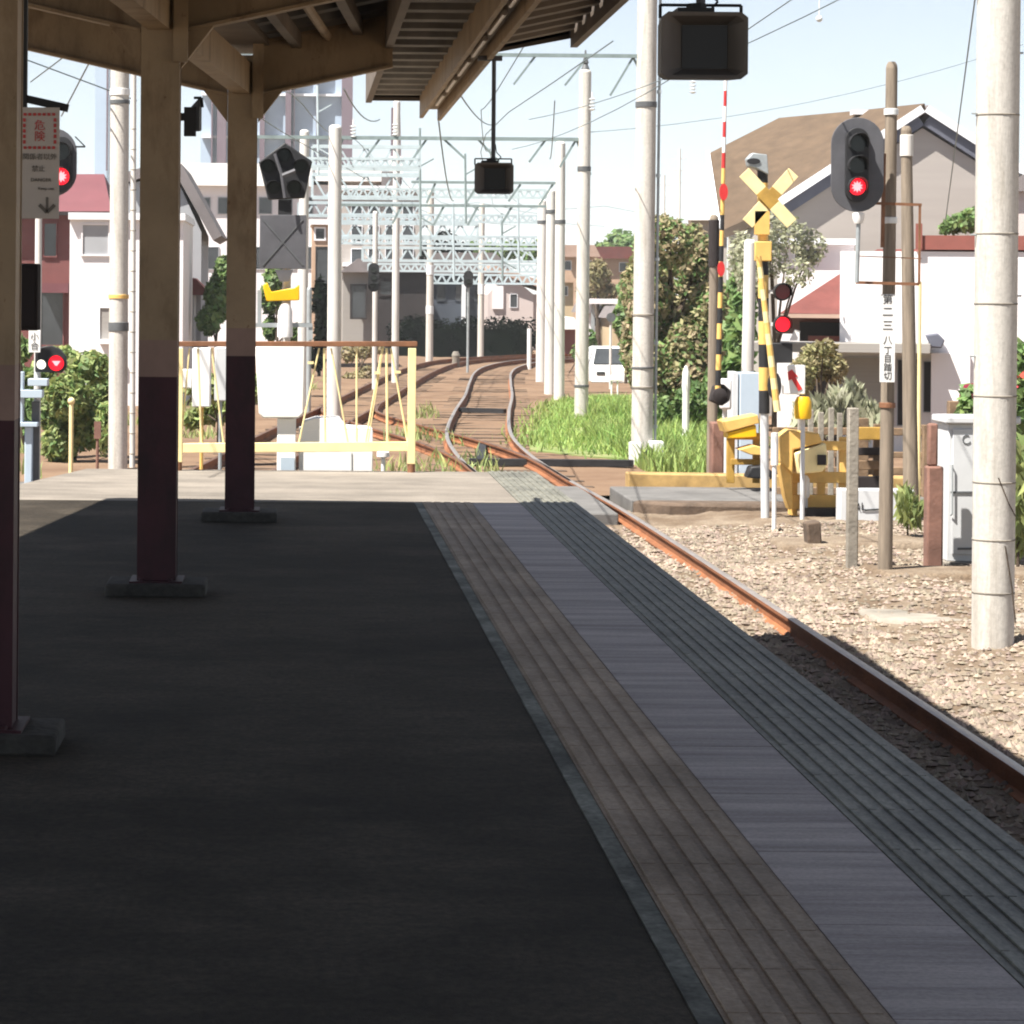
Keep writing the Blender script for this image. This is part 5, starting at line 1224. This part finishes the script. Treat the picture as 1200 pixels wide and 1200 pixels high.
# white flowering wall gap in the tree
h = house('white_shed', 820, 66, 'white shed glimpsed between the olive tree and the timber pole', 'shed'); wallbox(800, 305, 840, 66, 3, 'white_wall', h); MB().prism(pxpoly([(797,306),(820,294),(843,306)],65.9),(0,3.3,0)).build('roof','white',h)
# pink house at the right edge
h = house('pink_house', 1205, 60, 'pink rendered house at the right edge of the view'); wallbox(1170, 222, 1290, 60, 6, 'pink_wall', h); MB().prism(pxpoly([(1165,224),(1230,190),(1295,224)],59.8),(0,6.4,0)).build('roof','grey_roof',h)

# left: maroon house
dF = 78
h = house('maroon_house', 60, dF, 'maroon house with faded red roof behind the hanging notice')
wallbox(-90, 248, 128, dF, 7, 'red_wall', h)
MB().prism([P(-100,249,dF-.3),P(-80,204,dF+2.5),P(122,204,dF+2.5),P(131,249,dF-.3)], (0,3.2,-.3)).build('roof', 'pink_roof', h)
MB().beam(P(-98,250,dF-.35), P(130,250,dF-.35), .1, .1).build('gutter', 'dark_wall', h)
window(48, 343, 74, 404, dF, h, 'red_wall', 'glass', 1.5); window(52, 262, 66, 300, dF, h, 'red_wall', 'glass', 1.5)
rect(MB(), 48, 332, 80, 343, dF-.8, .79).build('porch_roof', 'pink_roof', h)
# white house in front
dG = 66
h = house('white_cottage', 110, dG, 'white house with a wide upper window left of the strapped line pole')
wallbox(82, 256, 215, dG, 6, 'white_wall', h); rect(MB(), 80, 250, 217, 257, dG-.15, 6.3).build('roof', 'trim_white', h)
window(97, 264, 127, 298, dG, h, 'white_wall', 'grey_wall', 2); window(117, 361, 131, 398, dG, h, 'trim_white', 'shutter', 1.5)
rect(MB(), 116, 398, 134, 403, dG-.3, .29).build('sill', 'trim_white', h)
# grey house between posts
dI = 74
h = house('grey_house', 215, dI, 'grey house with dark sloping roof between the middle and far posts')
MB().prism([P(150,215,dI),P(205,205,dI),P(236,272,dI),Vector((P(236,300,dI).x,dI,-.24)),Vector((P(150,300,dI).x,dI,-.24))], (0,6,0)).build('wall', 'grey_wall', h)
slab(MB(), (P(203,198,dI).x,dI-.3,P(203,198,dI).z), (P(250,282,dI).x,dI-.3,P(250,282,dI).z), (0,6.6,0), .25).build('roof', 'grey_roof', h)
slab(MB(), (P(150,214,dI).x,dI-.3,P(150,214,dI).z), (P(204,197,dI).x,dI-.3,P(204,197,dI).z), (0,6.6,0), .25).build('roof', 'grey_roof', h)
MB().prism(pxpoly([(195,345),(205,322),(228,326),(244,342),(240,346)], dI-2), (0,1.9,0)).build('lean_to_roof', 'red_roof', h)
rect(MB(), 197, 346, 227, 420, dI-1.9, 1.85).build('lean_to', 'grey_wall', h)
# white long building
dJ = 135
h = house('white_hall', 330, dJ, 'long white hall with flat parapet behind the pentagonal light', 'building')
wallbox(208, 216, 398, dJ, 12, 'white_wall', h); wallbox(399, 212, 452, dJ+1, 10, 'cream_wall', h, 'annex'); rect(MB(), 200, 192, 366, 217, dJ-.5, 13).build('parapet', 'white', h); rect(MB(), 364, 199, 448, 212, dJ-.4, 12).build('parapet', 'white', h)
for k in range(6): window(232+k*24, 232, 246+k*24, 250, dJ, h, 'grey_wall', 'glass', 1)
rect(MB(), 447, 201, 465, 217, dJ-.6, 8).build('plant_room', 'grey_roof', h)
for k in range(5): window(240+k*30, 290, 256+k*30, 315, dJ, h, 'grey_wall', 'glass', 1)
# tower block
dK = 270
h = house('tower_block', 320, dK, 'tall glassy tower block with plum vertical strips behind the canopy arms', 'tower block')
wallbox(236, 40, 414, dK, 18, 'glass_sky', h)
for x0, x1 in ((247,250),(254,266),(304,311),(334,342),(344,346),(370,372),(400,414)): rect(MB(), x0, 36, x1, 192, dK-1.2, 1.15).build('fin', 'fin', h)
for py in (110,160): rect(MB(), 236, py, 400, py+1.5, dK-.6, .55).build('floor_band', 'trim_white', h)
h = house('chimney_tower', 464, 210, 'slim dark chimney tower below the end of the canopy sheet', 'chimney')
MB().prism(pxpoly([(458,215),(459,126),(469,126),(471,215)],210), (0,1.2,0)).build('stack', 'fin', h); MB().mm((P(459,215,210.2).x,210.1,-.24),(P(470,215,210).x,211,P(465,215,210).z)).build('base', 'grey_wall', h)
rect(MB(), 456, 183, 472, 203, 209.7, .25).build('band', 'white', h)
h = house('tower_block', 60, 240, 'pale distant tower just left of the strapped line pole', 'tower block'); wallbox(112, 60, 126, 240, 6, 'glass_sky', h); rect(MB(), 124, 58, 127, 200, 239.6, .3).build('fin', 'fin', h)
# beige flats, dark house, slate block
dL = 140
h = house('beige_flats', 425, dL, 'beige block of flats behind the stout gantry pole', 'block of flats')
wallbox(398, 222, 492, 126, 5, 'cream_wall', h); rect(MB(), 396, 218, 494, 223, 125.7, 5.6).build('roof', 'trim_white', h)
for j in range(3):
    for k in range(4): window(412+k*20, 238+j*27, 424+k*20, 256+j*27, 126, h, 'trim_white', 'glass', .8)
rect(MB(), 402, 308, 444, 312, 125, 1).build('balcony', 'trim_white', h)
h = house('brick_house', 368, 100, 'narrow terracotta house with dark doorway left of the stout gantry pole')
wallbox(366, 262, 392, 100, 5, 'orange_wall', h); rect(MB(), 364, 258, 394, 263, 99.8, 5.4).build('roof', 'trim_white', h); window(370, 290, 386, 380, 100, h, 'dark_wall', 'glass', 1); window(370, 268, 380, 280, 100, h)
dM = 128
h = house('dark_house', 485, dM, 'dark brown house left of the slate coloured block')
wallbox(440, 318, 500, 122, 3, 'dark_wall', h); wallbox(402, 316, 439, 122.4, 2.5, 'shutter', h, 'annex'); MB().prism(pxpoly([(398,319),(420,303),(484,303),(504,319)],121.7),(0,3.6,0)).build('roof','grey_roof',h); window(412, 335, 428, 372, 122, h, 'dark_wall'); window(446, 330, 458, 345, 122, h, 'dark_wall')
dN = 146
h = house('slate_block', 545, dN, 'long slate coloured building above the dark hedge', 'building')
wallbox(496, 322, 604, dN, 10, 'slate_wall', h); MB().prism(pxpoly([(492,323),(510,296),(580,296),(608,323)],dN-.4),(0,10.8,0)).build('roof','grey_roof',h)
for k in range(4): window(512+k*22, 334, 522+k*22, 352, dN, h, 'slate_wall', 'glass', .7)
rect(MB(), 541, 330, 546, 384, dN-.4, .39).build('downpipe', 'trim_white', h)
dO = 132
h = house('blush_house', 610, dO, 'house with a blush tiled roof and white gable beside the bunched poles')
MB().prism([P(572,345,dO),P(592,318,dO),P(625,345,dO),Vector((P(625,345,dO).x,dO,-.24)),Vector((P(572,345,dO).x,dO,-.24))],(0,7,0)).build('wall','pink_wall',h)
slab(MB(), (P(574,317,dO).x,dO-.3,P(574,317,dO).z), (P(650,343,dO).x,dO-.3,P(650,343,dO).z), (0,7.6,0), .3).build('roof','blush_roof',h)
rect(MB(), 577, 335, 590, 362, dO-.1, .09).build('gable_panel', 'white_wall', h); window(598, 345, 606, 360, dO, h, 'trim_white', 'glass', .6)
wallbox(622, 345, 652, dO+.5, 5, 'pink_wall', h, 'extension')
# right distance
for k, (x0, yt, x1, d_, wm, rm, lb) in enumerate([
   (656,300,700,165,'orange_wall','blush_roof','far terracotta house left of the grass pole'),
   (694,302,742,170,'orange_wall','red_roof','far terracotta house with a pale upper storey right of the grass pole'),
   (640,330,672,150,'tan_wall','orange_wall','tan house glimpsed between the bunched poles and the grass pole'),
   (690,366,722,128,'white_wall','grey_roof','white walled house behind the small signal disc'),
   (718,372,742,116,'tan_wall','grey_roof','yellowish building beside the thick line pole'),
   (655,385,676,118,'red_wall','white','red fronted kiosk between two right hand poles')]):
    h = house('distant_house', (x0+x1)/2, d_, lb)
    wallbox(x0, yt, x1, d_, 6, wm, h); MB().prism(pxpoly([(x0-4,yt+1),(x0+3,yt-13),(x1-3,yt-13),(x1+4,yt+1)],d_-.4),(0,6.8,0)).build('roof',rm,h)
    if k < 4: window(x0+5, yt+6, x0+13, yt+16, d_, h, 'trim_white', 'glass', .7); window(x1-16, yt+6, x1-7, yt+16, d_, h, 'trim_white', 'glass', .7)
h = house('roadside_canopy', 710, 108, 'flat white roadside canopy roof above the parked car', 'canopy')
rect(MB(), 690, 351, 746, 356, 107, 5).build('roof','white_wall',h); rect(MB(), 693, 356, 697, 420, 107.5, .2).build('post','steel',h); rect(MB(), 738, 356, 742, 420, 107.5, .2).build('post','steel',h)
# antenna mast
for px, yt, lb in ((778,205,'thin pinkish aerial mast in the sky left of the brown roof'),(796,174,'taller aerial mast in the sky left of the brown roof')):
    d_ = 150; x = P(px,250,d_).x; t = thing('aerial_mast', (x,d_,-.24), lb, 'mast')
    MB().cyl((x,d_,-.24),(x,d_,P(px,yt,d_).z),S(2,d_),S(1.3,d_),8).build('pole','pole_far',t)
    mb = MB(); 
    for q in range(3): z = P(px,yt+12+q*14,d_).z; mb.beam((x-S(10-2*q,d_),d_,z),(x+S(8-2*q,d_),d_,z),S(1,d_),S(1,d_))
    mb.build('crossarm','pole_far',t)

# ================================================================== CAR, SMALL THINGS IN THE GRASS
dc_ = 86; cx = P(722,430,dc_).x; zb = -.36
car = thing('parked_car', (cx,dc_,zb), 'white car parked nose on beyond the green grass', 'car')
wv = .78
prof = [(-wv,0.25),(-wv*1.02,0.7),(-wv*.98,.88),(-wv*.78,1.38),(-wv*.6,1.46),(wv*.6,1.46),(wv*.78,1.38),(wv*.98,.88),(wv*1.02,.7),(wv,.25)]
mb = MB(); rings = []
for (yy, kx, top) in ((-.05,.86,.55),(0.02,1,.72),(.35,1,.84),(.95,1,1.46),(3.0,1,1.46),(3.7,.98,1.0),(3.9,.9,.8)):
    ring = []
    for (u, v) in prof: ring.append(mb.bm.verts.new((cx+u*kx, dc_+yy, zb+min(v, top))))
    rings.append(ring)
for A_, B_ in zip(rings[:-1], rings[1:]):
    for k in range(len(prof)-1): mb.face([A_[k],A_[k+1],B_[k+1],B_[k]])
    mb.face([A_[-1],A_[0],B_[0],B_[-1]])
mb.face(rings[0][::-1]); mb.face(rings[-1])
mb.build('body','car',car)
MB().prism([(cx-.70,dc_+.36,zb+.87),(cx+.70,dc_+.36,zb+.87),(cx+.56,dc_+.88,zb+1.40),(cx-.56,dc_+.88,zb+1.40)],(0,-.03,.02)).build('windscreen','glass',car)
for sg_ in (-1,1):
    MB().mm((cx+sg_*.5-.14,dc_-.07,zb+.5),(cx+sg_*.5+.14,dc_-.03,zb+.62)).build('headlight','glass',car,bevel=.02)
    for yy in (.65,3.2): MB().cyl((cx+sg_*.62,dc_+yy,zb+.3),(cx+sg_*.78,dc_+yy,zb+.3),.3,n=18).build('wheel','tyre',car)
MB().mm((cx-.17,dc_-.075,zb+.36),(cx+.17,dc_-.055,zb+.46)).build('number_plate','yellow_pale',car)
car.scale = (0.92, 1, 0.84)
# low white table-like marker and post with disc
dt = 72; a, b = P(712,446,dt), P(731,440,dt); t = thing('marker_board', (P(722,480,dt).x,dt,-.2), 'small white board on two thin legs in the grass', 'board')
MB().mm((a.x,dt,a.z),(b.x,dt+.1,b.z)).build('board','white',t)
for px in (717,724): q = P(px,446,dt); MB().cyl((q.x,dt+.05,-.2),(q.x,dt+.05,q.z),S(1.0,dt),n=6).build('leg','white',t)
dv = 80; q = P(716,372,dv); t = thing('signal_disc', (q.x,dv,-.2), 'dark round disc on a thin pole above the white car', 'sign')
MB().cyl((q.x,dv+.05,-.2),(q.x,dv+.05,q.z),S(1.5,dv),n=8).build('post','pole_far',t); mb = MB(); disc(mb,(q.x,dv,q.z),S(5.5,dv),16,.03); mb.build('disc','band',t)
q = P(803,500,48); t = thing('marker_stone', (P(805,480,50).x,50,-.2), 'white rounded marker in the tall grass', 'marker'); a = P(805,444,50)
MB().lathe((P(804,440,50).x,50,-.2), [(S(4,50),0),(S(4,50),1.0),(S(5,50),1.1),(S(4,50),1.35),(S(1.5,50),1.45)], 10).build('stone','white',t)
q = G(620,432,-.15); tag(MB().cyl((q.x,q.y,-.2),(q.x,q.y,zat(385,q.y,620)),S(2.5,q.y),n=8).build('marker_post','white',base=(q.x,q.y,-.2)),'short white post at the end of the dark hedge','post')
q = G(534,430,-.15); tag(MB().lathe((q.x,q.y,-.2),[(S(5,q.y),0),(S(4,q.y),.35),(S(5,q.y),.45),(S(3,q.y),.6)],10).build('point_lever','wall_conc',base=(q.x,q.y,-.2)),'small pale point lever between the two tracks','lever')
# signal lamps between the gantry poles
dx = 76
for px, py, lb in ((438,325,'dark lamp cluster on the short thin pole'),):
    t = thing('colour_light', P(px,py+14,dx), lb, 'signal'); 
    pts = stadium(P(px,py,dx), S(13,dx), S(34,dx), dx, .02); MB().prism(pts,(0,.03,0)).build('backplate','black',t)
    for k in range(3): q = P(px,py-9+9*k,dx); mb = MB(); disc(mb,(q.x,dx-.01,q.z),S(3.4,dx),12,.02); mb.build('lens','lamp_dark',t)
dx = 95
t = thing('colour_light', P(549,345,dx), 'small dark signal lamp on a slim post before the slate building', 'signal')
MB().prism(stadium(P(549,327,dx), S(11,dx), S(20,dx), dx, .02),(0,.03,0)).build('backplate','black',t); q = P(549,330,dx); mb = MB(); disc(mb,(q.x,dx-.01,q.z),S(3,dx),12,.02); mb.build('lens','lamp_dark',t); MB().cyl((q.x,dx+.1,-.2),(q.x,dx+.1,q.z),S(1.5,dx),n=8).build('post','steel',t)

# houses right of the line stand square to a lane that runs off to the right
for o in list(C.objects):
    if o.parent is None and o.get('category') in ('house','shed') and o.location.x > 8 and o.name.split('.')[0] in ('white_house','flat_house','red_roof_house','blue_roof_shed','roof_block','pink_house','white_shed'):
        o.rotation_euler.z = -math.atan2(o.location.x, o.location.y)

# haze: thin air round the whole scene
hz = MB().mm((-905,-65,-1.95),(905,2505,46)).build('haze', mat('unused air', (1,1,1)), smooth=False)
hm = bpy.data.materials.new('thin haze'); hm.use_nodes = True; hn = hm.node_tree; hn.nodes.remove(hn.nodes['Principled BSDF'])
pv = hn.nodes.new('ShaderNodeVolumePrincipled'); pv.inputs['Color'].default_value = (0.93,0.97,1.0,1); pv.inputs['Density'].default_value = 0.0004; pv.inputs['Anisotropy'].default_value = 0.0
hn.links.new(pv.outputs[0], hn.nodes['Material Output'].inputs['Volume'])
hz.data.materials.clear(); hz.data.materials.append(hm); struct(hz, 'stuff')
